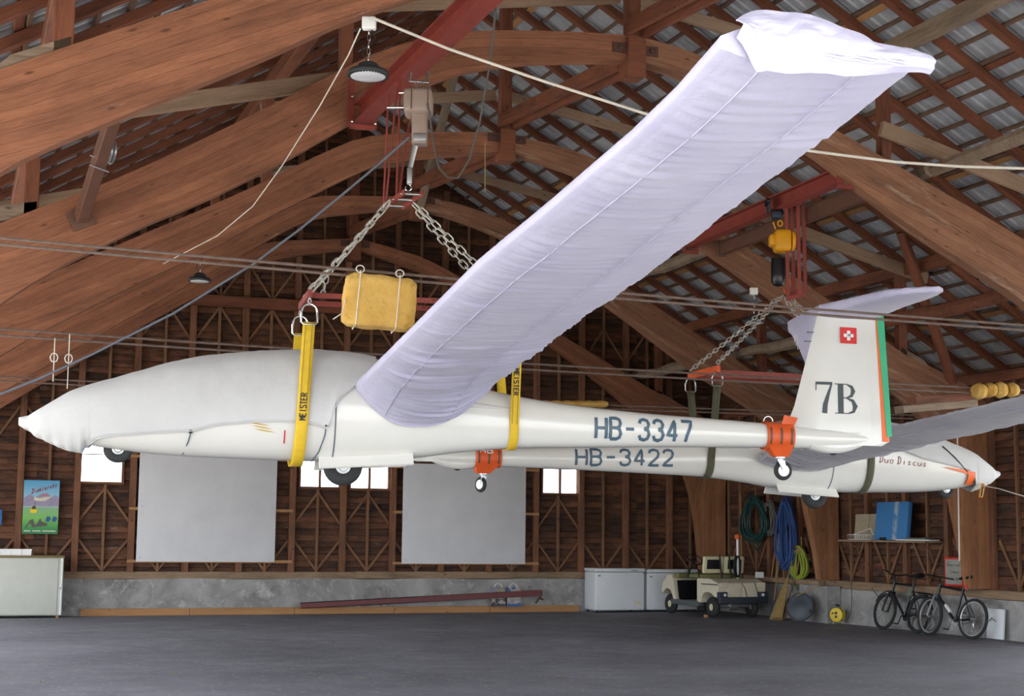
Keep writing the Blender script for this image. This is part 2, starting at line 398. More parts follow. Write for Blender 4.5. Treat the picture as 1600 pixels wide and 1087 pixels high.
# --- right wall
wr = thing('wall_right', (XR, 24, 0), 'dark plank side wall on concrete behind the bicycles', 'wall', kind='structure')
YR0 = 19.6  # wall ends here, out of view; nearer part left open to admit daylight
m = MB(); N = 30
rf = [V((XR-.05+.01*math.sin(i*1.9), YR0+(YB+.3-YR0)*i/N, -.35)) for i in range(N+1)]
m.loft([[p, V((XR-.03, p.y, .62+.012*math.sin(p.y*1.4))), V((XR+.45, p.y, .62)), V((XR+.45, p.y, -.35))] for p in rf], True, True); m.build('plinth', CONCRETE, wr, smooth=False)
MB().box((XR-.2, 27.1, .2), (.3, 1.05, .92)).build('plinth_buttress', CONCRETE, wr, smooth=False)
beam('sill_beam', (XR+.1, YR0, .69), (XR+.1, YB, .69), .2, .15, SILL, wr)
XP = XR+.16; z = .80
while z < 4.3:
    for a, b in ((YR0, 21.4), (21.4, 24.9), (24.9, 28.4), (28.4, YB)):
        plank(wr, (XP+random.uniform(0, .012), (a+b)/2, z+random.uniform(-.006, .006)), b-a, -PI/2, random.randrange(4))
    z += PH
MB().box((XP+.06, (YR0+YB)/2, 2.45), (.04, YB-YR0+.3, 4.0)).build('outer_cladding', PLANK, wr, smooth=False)
y0 = 24.51; yk = 0
for k in range(-6, 8):
    y = y0+1.27*k
    if YR0 < y < YB-.1:
        beam('post', (XP-.07, y, .77), (XP-.07, y, 4.3), .12, .1, POST, wr, up=V((1, 0, 0)))
    ym = y+.62
    if YR0 < ym < YB-.1:
        beam('stud', (XP-.05, ym, .77), (XP-.05, ym, 4.3), .055, .06, STUD, wr, up=V((1, 0, 0)))
        for sgn in (-1, 1): beam('diagonal_brace', (XP-.05, ym, .82), (XP-.05, ym+sgn*.5, 1.6), .05, .03, STUD, wr, up=V((1, 0, 0)))
beam('wall_plate', (XP, YR0, 4.36), (XP, YB, 4.36), .2, .14, RAFTER, wr)
MB().box((XR+1.05, (YR0+YB)/2, 4.45), (1.9, YB-YR0+.4, .04)).build('eave_light_block', RAFTER, wr, smooth=False)  # unseen eave closure added to keep outside light off the roof sheets
# --- left wall, unseen: one closed end bay, others omitted to light the hall
wl = thing('wall_left', (XL, 29, 0), 'dark plank end bay, rest of the left wall omitted for daylight', 'wall', kind='structure')
MB().box((XL-.15, 31.4, .15), (.35, 1.6, .96)).build('plinth', CONCRETE, wl, smooth=False)
MB().box((XL-.16, 31.4, 3.0), (.04, 1.7, 5.4)).build('outer_cladding', PLANK, wl, smooth=False)
z = .7
while z < 5.4: plank(wl, (XL-.1, 31.4, z), 1.6, PI/2, random.randrange(4)); z += PH

# --- front gable added out of view to block sky light near the camera
wf = thing('front_sky_blocker', (XA, YF, 4.4), 'unseen front gable added above the doorway to block sky light', 'wall', kind='structure')
MB().prism([(XL-1.4, YF, 4.4), (XR+1.4, YF, 4.4), (XR+1.4, YF, ZR-SL*(XR+1.4-XA)+.2), (XA, YF, ZR+.2), (XL-1.4, YF, ZR-SL*(XR+1.4-XA)+.2)], (0, .05, 0)).build('sky_block_boards', PLANK, wf, smooth=False)
# --- roof: sheets on battens on rafters
rf_ = thing('ceiling', (XA, 17, ZR), 'corrugated metal roof on timber battens and rafters', 'roof', kind='structure')
UE = 10.4; th = math.atan(SL); Ls = UE/math.cos(th); SY = .93
prof = []
for k in range(5):
    b = k*.186
    prof += [(b, 0), (b+.075, 0), (b+.095, .03), (b+.125, .03), (b+.145, 0)] if k != 2 else [(b, 0), (b+.05, 0), (b+.06, .008), (b+.07, 0), (b+.095, 0), (b+.105, .03), (b+.15, .03), (b+.16, 0)]
prof.append((SY, 0))
m = MB(); m.loft([[V((x, y-SY/2, z)) for y, z in prof] for x in (-.17, Ls)], False); sheet_me = m.mesh('sheet_mesh'); sheet_me.materials.append(GALV)
for side in (-1, 1):
    ax = V((side*math.cos(th), 0, -math.sin(th))); nz = V((side*math.sin(th), 0, math.cos(th)))
    q = Matrix((ax, nz.cross(ax), nz)).transposed().to_quaternion()
    for k in range(33):
        y = 2.55+SY*k
        c = V((XA, y, ZR))+nz*.175
        o = link('roof_sheet', sheet_me, None, rf_, c); o.rotation_mode = 'QUATERNION'; o.rotation_quaternion = q
    for k in range(-14, 19):
        y = 15.6+SY*k
        if y < 2.3 or y > YB+.2: continue
        p0 = V((XA, y, ZR))+nz*.055+ax*.06; beam('rafter', p0, p0+ax*(Ls-.1), .13, .11, RAFTER, rf_, up=nz)
    for k in range(30):
        s = .25+.392*k; p = V((XA, 2.2, ZR))+ax*s+nz*.135
        beam('batten', p, p+V((0, YB+.2-2.2, 0)), .05, .05, BATTEN, rf_, up=nz)
        if k % 4 == 1:
            p = p+ax*.1; beam('batten', p, p+V((0, YB+.2-2.2, 0)), .1, .03, FRESH if k % 8 == 1 else RAFTER, rf_, up=nz)
beam('ridge_purlin', (XA, 2.2, ZR-.12), (XA, YB, ZR-.12), .16, .22, RAFTER, rf_)
# purlins carried on posts, and the logs that lie on the frames
def u_pur(u, z, name, mat, w, h, sides=(-1, 1), y0=2.2, y1=YB-.1):
    for s in sides: beam(name, (XA+s*u, y0, z), (XA+s*u, y1, z), w, h, mat, rf_)
u_pur(3.72, ZR-SL*3.72-.15, 'purlin', LOG, .18, .22, (1,)); u_pur(3.72, ZR-SL*3.72-.15, 'purlin', RAFTER, .18, .22, (-1,))
u_pur(7.2, ZR-SL*7.2-.13, 'purlin', RAFTER, .16, .2)
for s, x, z in ((1, 12.35, 6.62), (1, 14.62, 5.22)):
    ys_ = [9.5, 17.3, 22.1, 26.9, YB-.15]
    for a, b in zip(ys_, ys_[1:]):
        if s < 0 and a < 17: continue
        mm = MB(); n = 8
        pts = [V((x+.03*math.sin(t*3+a), lerp(a, b, t/n), z+.02*math.sin(t*1.7+b))) for t in range(n+1)]
        mm.tube(pts, [.105-.01*math.sin(t) for t in range(n+1)], 8); mm.build('log_purlin', RAFTER if (x > 14 and a < 20) else LOG, rf_)

# ------------------------------------------------------------------ laminated timber frames
def resample(pl, n):
    pl = [V((a, 0, b)) for a, b in pl]; d = [0]
    for a, b in zip(pl, pl[1:]): d.append(d[-1]+(b-a).length)
    tx = [(q, p.x) for q, p in zip(d, pl)]; tz = [(q, p.z) for q, p in zip(d, pl)]
    return [V((smooth_interp(tx, d[-1]*i/n), 0, smooth_interp(tz, d[-1]*i/n))) for i in range(n+1)]
def arm(name, parent, Y, top, bot, mat, thick=.2, n=44, leg=None):
    T, B = resample(top, n), resample(bot, n)
    if leg:
        c = max(i for i in range(n+1) if B[i].z > 3.35); arm_piece('leg', parent, Y, T[c:], B[c:], leg, thick); T, B = T[:c+1], B[:c+1]
    return arm_piece(name, parent, Y, T, B, mat, thick)
def arm_piece(name, parent, Y, T, B, mat, thick):
    n = len(T)-1; m = MB(); L = 0; u = [0]
    for i in range(n): L += ((T[i+1]+B[i+1])/2-(T[i]+B[i])/2).length; u.append(L)
    o1, o2 = V((0, Y-thick/2, 0)), V((0, Y+thick/2, 0))
    vs = []
    for i in range(n+1): vs += [T[i]+o1, B[i]+o1, B[i]+o2, T[i]+o2]
    fs, uv = [], []
    ofs = random.random()*9
    for i in range(n):
        a, b = i*4, i*4+4; h0, h1 = (T[i]-B[i]).length, (T[i+1]-B[i+1]).length
        hs = (0, h0, h0+thick, 2*h0+thick, 2*h0+2*thick); hs1 = (0, h1, h1+thick, 2*h1+thick, 2*h1+2*thick)
        for j in range(4):
            k = (j+1) % 4; fs.append((a+j, b+j, b+k, a+k)); uv.append(((u[i]+ofs, hs[j]), (u[i+1]+ofs, hs1[j]), (u[i+1]+ofs, hs1[j+1]), (u[i]+ofs, hs[j+1])))
    fs += [(3, 2, 1, 0), (n*4, n*4+1, n*4+2, n*4+3)]; uv += [((0, 0), (.2, 0), (.2, .2), (0, .2))]*2
    m.add(vs, fs, uv); return m.build(name, mat, parent, smooth=False)
RUST_PLATE = plain('rusty_iron_plate', '#5d4038', .7, .3, .3, 9)
LEG = [(15.2, 3.85), (15.66, 3.3), (15.88, 2.75), (16.08, 1.9), (16.24, 1.2), (16.3, .78)]
def mir(pl): return [(2*XA-x, z) for x, z in pl]
FR = [
 dict(Y=12.53, lt=[(7.87, 7.95), (6.6, 7.86), (5.6, 7.68), (4.9, 7.42), (4.2, 7.1), (1.92, 6.05), (.2, 5.22), (-1.1, 4.5)],
      lb=[(7.87, 7.6), (6.4, 7.4), (5.4, 7.1), (4.6, 6.75), (2.99, 5.98), (2.34, 5.6), (1.11, 4.92), (.24, 4.4), (-.2, 3.9), (-.5, 2.6), (-.62, .05)], rt=None),
 dict(Y=17.32, lt=[(7.87, 7.92), (6.67, 7.83), (5.42, 7.65), (4.62, 7.35), (4.15, 7.08), (2.82, 6.24), (1.56, 5.5), (.36, 4.9), (-1.1, 4.1)],
      lb=[(7.87, 7.6), (6.42, 7.4), (5.67, 7.21), (5.26, 7.03), (4.63, 6.68), (4.09, 6.32), (3.49, 5.91), (2.62, 5.38), (1.72, 4.9), (.5, 4.1), (-.1, 3.4), (-.45, 2.2), (-.6, .05)],
      rt=[(7.87, 7.92), (8.62, 7.81), (9.6, 7.5), (10.69, 7.03), (12.08, 6.45), (13.84, 5.7), (15.5, 4.85), (16.7, 4.2)],
      rb=[(7.87, 7.6), (8.62, 7.45), (10.3, 6.73), (11.96, 5.76), (13.81, 4.82)]+LEG),
 dict(Y=22.11, lt=[(7.87, 7.82), (7.36, 7.79), (5.92, 7.61), (5.33, 7.42), (3.72, 6.5), (2.28, 5.74), (.6, 4.85), (-1.1, 4.0)],
      lb=[(7.87, 7.53), (6.0, 7.2), (5.5, 6.97), (5.0, 6.68), (4.2, 6.2), (3.4, 5.68), (2.2, 5.0), (.6, 4.0), (-.1, 3.3), (-.45, 2.2), (-.6, .05)],
      rt=[(7.87, 7.82), (9.2, 7.6), (10.5, 7.08), (11.93, 6.4), (13.61, 5.55), (15.0, 4.75), (16.7, 3.95)],
      rb=[(7.87, 7.53), (9.08, 7.27), (9.9, 6.95), (11.17, 6.32), (12.87, 5.34), (14.2, 4.5)]+LEG),
 dict(Y=26.9, lt=[(7.87, 7.8), (7.23, 7.74), (6.2, 7.66), (5.68, 7.54), (4.11, 6.6), (3.24, 6.05), (.67, 4.55), (-1.1, 3.6)],
      lb=[(7.87, 7.55), (7.24, 7.48), (6.2, 7.3), (5.69, 7.12), (4.67, 6.48), (3.79, 5.92), (2.21, 4.88), (.7, 3.84), (-.1, 3.2), (-.45, 2.2), (-.6, .05)],
      rt=[(7.87, 7.8), (8.5, 7.74), (9.5, 7.5), (10.5, 7.1), (12.4, 6.18), (14.49, 5.05), (15.42, 4.51), (16.7, 3.85)],
      rb=[(7.87, 7.55), (8.5, 7.45), (9.62, 7.1), (11.59, 6.05), (13.51, 4.83)]+LEG),
 dict(Y=31.68, lt=[(7.87, 7.85), (7.2, 7.78), (6.2, 7.66), (5.68, 7.5), (4.11, 6.55), (3.24, 6.0), (.67, 4.5), (-1.1, 3.6)],
      lb=[(7.87, 7.6), (7.2, 7.5), (6.2, 7.28), (5.69, 7.08), (4.67, 6.45), (3.79, 5.9), (2.21, 4.86), (.7, 3.84), (-.1, 3.2), (-.45, 2.2), (-.6, .05)],
      rt=[(7.87, 7.85), (8.5, 7.75), (9.6, 7.46), (12.72, 5.98), (14.61, 5.02), (16.7, 3.9)],
      rb=[(7.87, 7.6), (8.6, 7.45), (10.22, 6.93), (12.42, 5.76), (14.29, 4.5), (15.15, 3.8), (15.6, 3.2), (15.82, 2.7), (15.98, 1.95), (16.08, 1.1), (16.12, .78)]),
]
FLAB = ['laminated timber arch crossing the top left corner, nearest of the arches', 'laminated timber arch behind the hoist with iron hinge plate at its peak',
        'laminated timber arch with a pale worn band, second behind the hoist', 'laminated timber arch above the yellow foam block, third behind the hoist', 'laminated timber arch standing against the plank gable wall']
for k, fr in enumerate(FR):
    Y = fr['Y']; t = thing('timber_frame', (XA, Y, 0), FLAB[k], 'roof frame', 'laminated roof frames', kind='structure')
    wl_, wr_ = GLULAM, (GLULAM_WORN if k in (1, 2, 3) else GLULAM)
    lb = fr['lb']; lt = fr['lt']+[(-1.12, 2.6), (-1.12, .05)]
    arm('arm', t, Y, lt, lb, GLULAM, leg=GLULAM_LEG)
    rt, rb = fr['rt'], fr.get('rb')
    if rt is None: rt = mir(fr['lt']); rb = mir(fr['lb'])[:-1]+[(16.3, .78)]
    rt = rt+[(16.72, 2.6), (16.72, .78)]
    arm('arm', t, Y, rt, rb, wr_, leg=GLULAM_LEG)
    # hinge at the peak
    MB().box((XA, Y-.115, 7.73), (.62, .02, .13)).box((XA, Y+.115, 7.73), (.62, .02, .13)).build('hinge_plate', RUST_PLATE, t, smooth=False)
    hp = MB().box((XA, Y-.02, 7.62), (.24, .3, .5)).build('hinge_block', RAFTER, t, smooth=False)
    m = MB()
    for dx in (-.22, 0, .22): m.lathe((XA+dx, Y-.125, 7.73), (0, -1, 0), [(0, .028), (.02, .028), (.03, .012)], 8)
    m.build('bolt', RUST_PLATE, hp)
    beam('king_post', (XA, Y, 7.9), (XA, Y, ZR-.22), .18, .16, RAFTER, t, up=V((0, 1, 0)))
    for s in (-1, 1):
        x = XA+s*3.72; zt = interp(sorted((fr['lt'] if s < 0 else rt)[:7]), x)
        beam('strut_post', (x, Y, zt-.35), (x, Y, ZR-SL*3.72-.25), .15, .15, RAFTER, t, up=V((0, 1, 0)))
        x = XA+s*7.2; zt = interp(sorted((fr['lt'] if s < 0 else rt)[:8]), x)
        beam('strut_post', (x, Y, zt-.4), (x, Y, ZR-SL*7.2-.2), .16, .14, RAFTER, t, up=V((0, 1, 0)))
        zq = interp(sorted((fr['lt'] if s < 0 else rt)[:8]), x+s*.55)
        MB().prism([(x+s*.62, Y-.07, zq-.06), (x-s*.06, Y-.07, zt-.03), (x-s*.06, Y-.07, zt+.12), (x+s*.4, Y-.07, zq+.18)], (0, .14, 0)).build('cleat', LOG, t, smooth=False)
    # shallow braces beside the frame
    if k < 4:
        for s in (-1, 1): beam('collar_brace', (XA+s*.1, Y+.19, 8.5), (XA+s*3.8, Y+.19, 7.9), .08, .16, PALE_BEAM, t)
    if k in (1, 2):
        for s in (-1, 1): beam('tie_brace', (XA+s*3.55, Y-.2 if s > 0 else Y+.2, 7.05), (XA+s*7.6, Y-.2 if s > 0 else Y+.2, 6.02), .08, .2, PALE_BEAM, t)
    if k < 4:
        Y2 = FR[k+1]['Y']
        for dx in (-.12, .12): beam('ridge_brace', (XA+dx, Y+.1, 7.62), (XA+dx, Y2-.1, 8.0), .07, .2, RAFTER, t)
        if k == 2: beam('cross_brace', (XA, Y2-.12, 7.5), (XA+.15, Y2-1.9, 9.9), .12, .12, LOG, t)

# ------------------------------------------------------------------ lettering: strokes on a unit box, laid on a surface
GLY = {
 'H': [[(0, 0), (0, 1)], [(1, 0), (1, 1)], [(0, .5), (1, .5)]],
 'B': [[(0, 0), (0, 1), (.6, 1), (.88, .93), (.97, .76), (.88, .6), (.6, .53), (0, .53)], [(.6, .53), (.9, .45), (1, .27), (.9, .08), (.6, 0), (0, 0)]],
 '-': [[(.1, .5), (.9, .5)]],
 '3': [[(.02, .8), (.15, .95), (.45, 1), (.8, .95), (.95, .78), (.85, .6), (.5, .54)], [(.5, .54), (.88, .45), (1, .27), (.85, .07), (.5, 0), (.15, .05), (0, .22)]],
 '4': [[(.72, 0), (.72, 1), (0, .28), (1, .28)]],
 '7': [[(0, 1), (1, 1), (.85, .7), (.55, .3), (.45, 0)]],
 '2': [[(.02, .78), (.15, .94), (.5, 1), (.85, .94), (.97, .75), (.85, .52), (.3, .2), (0, 0), (1, 0)]],
 'M': [[(0, 0), (0, 1), (.5, .35), (1, 1), (1, 0)]], 'E': [[(1, 1), (0, 1), (0, 0), (1, 0)], [(0, .52), (.8, .52)]], 'I': [[(.5, 0), (.5, 1)]],
 'S': [[(1, .82), (.8, 1), (.2, 1), (0, .8), (.2, .56), (.8, .46), (1, .22), (.8, 0), (.2, 0), (0, .18)]], 'T': [[(0, 1), (1, 1)], [(.5, 1), (.5, 0)]],
 'R': [[(0, 0), (0, 1), (.7, 1), (1, .82), (.9, .6), (.6, .5), (0, .5)], [(.5, .5), (1, 0)]],
 'D': [[(.25, 0), (.25, 1)], [(-.1, 1), (.55, 1), (1, .75), (.95, .25), (.5, 0), (-.1, 0)]],
 'u': [[(0, .5), (.05, .1), (.4, 0), (.9, .15), (1, .5), (1, 0)]], 'o': [[(.5, .5), (.1, .42), (.1, .08), (.5, 0), (.9, .08), (.9, .42), (.5, .5), (1.1, .4)]],
 'i': [[(.5, .5), (.5, 0)], [(.5, .7), (.5, .76)]], 's': [[(.9, .42), (.5, .5), (.15, .4), (.5, .26), (.85, .12), (.5, 0), (.1, .08)]], 'c': [[(.9, .42), (.5, .5), (.1, .3), (.3, .02), (1, .05)]],
}
SERIF = {   # per-point widths: x, y, width
 '7': [[(0, .72, .03), (.02, 1, .03)], [(0, .96, .09), (1, .96, .09)], [(.97, .98, .05), (.75, .62, .10), (.55, .28, .16), (.5, 0, .17)]],
 'B': [[(-.12, .985, .03), (.55, .985, .03)], [(-.12, .015, .03), (.6, .015, .03)], [(.2, 0, .2), (.2, 1, .2)], [(.55, .98, .04), (.8, .9, .11), (.88, .76, .16), (.78, .6, .1), (.5, .53, .035)], [(.5, .53, .035), (.85, .44, .11), (.98, .26, .18), (.88, .08, .1), (.6, .015, .04)], [(.2, .53, .035), (.55, .53, .035)]],
 '1': [],
}
def ribbon(m, pts, wd, fn, step=.06):
    """a stroke of width wd (unit-box height units already scaled) as quads; fn(x, y) -> surface point"""
    P = []
    for (a, b) in zip(pts, pts[1:]):
        L = math.hypot(b[0]-a[0], b[1]-a[1]); n = max(1, int(L/step))
        for i in range(n): P.append((lerp(a[0], b[0], i/n), lerp(a[1], b[1], i/n), lerp(a[2], b[2], i/n) if len(a) > 2 else wd))
    P.append((pts[-1][0], pts[-1][1], pts[-1][2] if len(pts[-1]) > 2 else wd))
    rows = []
    for i, p in enumerate(P):
        q, r = P[max(i-1, 0)], P[min(i+1, len(P)-1)]; dx, dy = r[0]-q[0], r[1]-q[1]; l = math.hypot(dx, dy) or 1
        nx, ny = -dy/l, dx/l; h = p[2]/2
        rows.append([fn(p[0]+nx*h*k, p[1]+ny*h*k) for k in (-1, 0, 1)])
    return m.loft(rows, False)
def text_mesh(s, fn, h, wid, gap, stroke, slant=0, glyphs=GLY):
    """fn(x, y): x along the line in metres, y up in metres"""
    m = MB(); x = 0
    for ch in s:
        for pl in glyphs.get(ch, []):
            ribbon(m, [(x+p[0]*wid+p[1]*h*slant, p[1]*h)+((p[2]*h,) if len(p) > 2 else ()) for p in pl], stroke, fn, step=h*.12)
        x += (wid+gap) if ch != ' ' else wid*.7
    return m
def put_text(txt, fn, h, wid, gap, stroke, name, mat, parent, slant=0, glyphs=GLY, thick=.002):
    x = 0
    for ch in txt:
        if ch != ' ':
            x_ = x; put(text_mesh(ch, lambda a, b: fn(a+x_, b), h, wid, gap, stroke, slant, glyphs), name, mat, parent, thick)
        x += (wid+gap) if ch != ' ' else wid*.7
def put(m, name, mat, parent, thick=.002):
    o = m.build(name, mat, parent, smooth=False); md = o.modifiers.new('thickness', 'SOLIDIFY'); md.thickness = thick; md.offset = 0; return o

# ------------------------------------------------------------------ glider materials
def gelcoat():
    t = NT('white_gelcoat'); co = t.coord('Object', rand=False); n = t.noise(co, 1.5, 4)
    return t.set(t.ramp(n, [(.3, lin('#dedcd5')), (.7, lin('#e5e3dd'))]), .18, 0, Coat_Weight=.4, Coat_Roughness=.08)
GEL = gelcoat()
def fabric(name, c1, c2, wr=1.0, rough=.8):
    t = NT(name); co = t.coord('Object', rand=False); n = t.noise(co, 1.2, 5); f = t.noise(co, 9, 4, .6); g = t.noise(co, 260, 2)
    h = t.math('ADD', t.math('MULTIPLY', f, wr), t.math('MULTIPLY', g, .06))
    return t.set(t.ramp(n, [(.3, lin(c2)), (.7, lin(c1))]), rough, 0, bump=h, bstr=.35, bdist=.02, Sheen_Weight=.15)
COVER_W = fabric('white_wing_cover_cloth', '#c6c3d9', '#b6b2cd', .8)
COVER_G = fabric('grey_fuselage_cover_cloth', '#cdcdcc', '#c2c2c2', .7)
COVER_D = fabric('dusty_grey_cover_cloth', '#b9b7be', '#9f9da6', 1.0)
SEAM = plain('seam_thread', '#b9b7cb', .8)
SLATE = plain('slate_blue_lettering', '#4c6576', .45, var=.05); DARK_L = plain('dark_grey_lettering', '#3d474d', .45, var=.05)
ORANGE = plain('orange_paint', '#ee6a24', .4, var=.06); GREEN = plain('green_paint', '#2fae7c', .4, var=.05); RED = plain('red_paint', '#d6261f', .4, var=.05)
WHITE = plain('white_paint', '#f1f1ef', .4, var=.03); RUBBER = plain('black_tyre_rubber', '#2c2d2f', .8, var=.2, scale=20); ALU = plain('bare_aluminium', '#b9bbbd', .35, .8)
BLACK = plain('black_plastic', '#151618', .5); VINYL = plain('orange_vinyl', '#dd5a20', .45, var=.1); CHROME = plain('chromed_steel', '#c9c9c7', .22, .95)
DKRED = plain('dark_red_script', '#8a4a48', .5); LINE_C = plain('grey_cord', '#5c6670', .7)

TOP = [(-3.64, -.205), (-3.6, -.17), (-3.5, -.11), (-3.2, .075), (-2.8, .21), (-2.3, .37), (-1.8, .465), (-1.3, .515), (-.8, .525), (-.4, .48), (0, .395), (.4, .285), (.96, .17), (1.6, .09), (2.3, .035), (3.0, .0), (3.66, -.035), (4.4, -.07), (4.95, -.14)]
BOT = [(-3.64, -.235), (-3.6, -.27), (-3.5, -.32), (-3.2, -.385), (-2.8, -.455), (-2.3, -.495), (-1.8, -.51), (-1.3, -.52), (-.8, -.52), (-.4, -.5), (0, -.47), (.4, -.41), (.96, -.355), (1.6, -.33), (2.3, -.31), (3.0, -.295), (3.66, -.285), (4.4, -.275), (4.95, -.2)]
HW = [(-3.64, .012), (-3.6, .06), (-3.5, .125), (-3.2, .225), (-2.8, .3), (-2.3, .345), (-1.8, .36), (-1.3, .36), (-.8, .355), (-.4, .335), (0, .3), (.4, .25), (.96, .2), (1.6, .165), (2.3, .15), (3.0, .14), (3.66, .125), (4.4, .085), (4.95, .02)]
EXPO = 2.25
def fsec(s): return smooth_interp(TOP, s), smooth_interp(BOT, s), smooth_interp(HW, s)
def fpt(s, a, off=0.0):
    t, b, w = fsec(s); zc, hh = (t+b)/2, (t-b)/2; e = 2/EXPO; ca, sa = math.cos(a), math.sin(a)
    return (s, (w+off)*math.copysign(abs(sa)**e, sa), zc+(hh+off)*math.copysign(abs(ca)**e, ca))
def fside(s, z, off=.004):
    t, b, w = fsec(s); zc, hh = (t+b)/2, (t-b)/2; q = min(.999, abs((z-zc)/hh)); return (w*(1-q**EXPO)**(1/EXPO)+off)
LE = [(.28, -.62), (3.1, -.6), (5.6, -.59), (7.0, -.52), (8.3, -.47), (8.9, -.47), (9.5, -.5)]
TE = [(.28, .56), (1.8, .53), (4.15, .46), (5.5, .46), (6.9, .4), (7.9, .35), (8.6, .33), (9.5, .28)]
DIH = .052
def wing_pt(L, q, up, fat=1.0, sgn=1, wz=0.0, ws=0.0):
    a, b = interp(LE, L), interp(TE, L); c = b-a; z0 = .165+DIH*L+wz
    th = (.6*2.969*math.sqrt(max(q, 1e-5))-.6*1.26*q-.6*3.516*q*q+.6*2.843*q**3-.6*1.036*q**4)*c*.135*fat
    return (a+c*q+ws, sgn*L, z0+(th if up else -th*.62))
class Glider:
    def __init__(g, O, aft, out, roll=0, pitch=0):
        g.O, g.aft, g.out = V(O), aft.normalized(), out.normalized()
        g.up = UP; g.wz = 0.0; g.ws = 0.0
        if roll: R = Matrix.Rotation(roll, 3, g.aft); g.out = R@g.out; g.up = R@g.up
        if pitch: R = Matrix.Rotation(pitch, 3, g.out); g.aft = R@g.aft; g.up = R@g.up
    def W(g, p): return g.O+g.aft*p[0]+g.out*p[1]+g.up*p[2]
    def loc(g, x, y, t=0.0):
        q = hitp(x, y, g.O+g.out*t, g.out)-g.O; return q.dot(g.aft), q.dot(g.up)
def tyre(m, c, ax, R, r, seg=28):
    c, ax = V(c), V(ax).normalized(); a = ax.orthogonal().normalized(); b = ax.cross(a)
    m.loft([[c+(a*math.cos(t)+b*math.sin(t))*(R-r+r*math.cos(f)*1.0)+ax*(r*.85*math.sin(f)) for f in [2*PI*j/12 for j in range(12)]] for t in [2*PI*i/seg for i in range(seg+1)]], True)
    return m
def make_glider(g, name, label, reg, reg_box, big, fwd_text):
    W = g.W; rt = thing(name, g.O-V((0, 0, .6)), label, 'glider', 'gliders hanging in the hangar')
    ss = [-3.64+.02*k for k in range(4)]+[-3.55+(4.95+3.55)*k/90 for k in range(91)]
    m = MB(); n = 40; m.loft([[V(W(fpt(s, 2*PI*k/n))) for k in range(n)] for s in ss], True, True); fu = m.build('fuselage', GEL, rt, angle=70)
    # cockpit and panel lines
    for s0, a0, a1 in ((-.82, 1.2, 2.9),):
        put(ribbon(MB(), [(a, 0) for a in (a0, (a0+a1)/2, a1)], .012, lambda a, y: W(fpt(s0+y, a, .003)), .1), 'panel_line', LINE_C, fu)
    # wing root fairings and wings (inside their covers)
    for sg in (1, -1):
        m = MB(); Ls = [.12, .3, 2, 4, 6, 8, 9.2]
        m.loft([[W(wing_pt(max(L, .28), q, u, .85, sg, g.wz, g.ws)[:1]+(sg*L,)+wing_pt(max(L, .28), q, u, .85, sg, g.wz, g.ws)[2:]) for q, u in [(1-i/10, False) for i in range(10)]+[(i/10, True) for i in range(10)]] for L in Ls], True, True)
        m.build('wing', GEL, rt)
        m = MB()
        m.loft([[W((.42+.62*x, sg*(fside(.42+.62*x, .03)-.012), .05-.04*x))+g.out*(sg*math.cos(f)*.05*(1-x)**.7)+g.up*(math.sin(f)*.03*(1-x)**.7) for f in [2*PI*k/10 for k in range(10)]] for x in [k/10 for k in range(10)]+[.98]], True, True)
        m.build('wing_fillet', GEL, rt)
    # fin and rudder
    def fin_ring(h, s0, s1, th):
        pr = [(0, 0), (.06, .6), (.2, .95), (.4, 1), (.7, .8), (1, .55)]
        return [W((lerp(s0, s1, q), th*y, h)) for q, y in pr]+[W((lerp(s0, s1, q), -th*y, h)) for q, y in pr[::-1][:-1]]
    LEt = [(-.24, 3.62), (-.12, 3.72), (-.04, 3.86), (.1, 3.94), (.8, 4.14), (1.15, 4.235)]
    hinge = [(-.24, 4.80), (1.15, 4.72)]; TEt = [(-.24, 4.93), (-.19, 5.02), (1.15, 4.945)]
    hs = [-.24, -.19, -.12, -.04, .05, .15, .4, .7, 1.0, 1.15]
    m = MB(); m.loft([fin_ring(h, interp(LEt, h), interp(hinge, h)+.01, .075-.02*(h+.2)) for h in hs], True, True); m.build('fin', GEL, rt, angle=50)
    m = MB()
    def rud(h):
        a, b = interp(hinge, h)+.0102, interp(TEt, h); t = (.075-.02*(h+.2))*.55
        return [W((a, t, h)), W((b, .006, h)), W((b, -.006, h)), W((a, -t, h))]
    m.loft([rud(h) for h in hs], True, True); ru = m.build('rudder', GEL, rt, smooth=False)
    def rside(h, s, off): a, b = interp(hinge, h)+.014, interp(TEt, h); t = (.075-.02*(h+.2))*.55; return lerp(t, .006, min(1, max(0, (s-a)/(b-a))))+off
    for sg in (1, -1):
        for nm, mat, f0, f1 in (('orange_stripe', ORANGE, lambda h: lerp(4.935, 4.875, (h+.2)/1.35) if h > -.19 else 4.93, lambda h: interp(TEt, h)+.002), ('green_stripe', GREEN, lambda h: lerp(4.985, 4.89, (h+.17)/1.3), lambda h: interp(TEt, h)+.028)):
            hh = [-.195, 0, .3, .7, 1.0, 1.14] if nm[0] == 'o' else [-.14, 0, .3, .7, 1.0, 1.14]
            m = MB(); m.loft([[W((f, sg*rside(h, f, .004 if nm[0] == 'o' else .009), h)) for f in (f0(h), (f0(h)+f1(h))/2, f1(h))] for h in hh], False); put(m, nm, mat, ru, .004)
    # tailplane
    def tp(y, q, u):
        c0, c1 = 4.32+.2*abs(y)/1.5, 4.8-.02*abs(y)/1.5
        if abs(y) > 1.25: c0 += .3*((abs(y)-1.25)/.25)**2
        t = .022*math.sin(PI*min(1, .03+q*.94))*(1-.4*abs(y))
        return (lerp(c0, c1, q), y, 1.17+(t if u else -t))
    m = MB(); m.loft([[W(tp(y, q, u)) for q, u in [(1-i/8, False) for i in range(8)]+[(i/8, True) for i in range(8)]] for y in [-1.3, -1.2, -.6, 0, .6, 1.2, 1.3]], True, True); m.build('tailplane', GEL, rt)
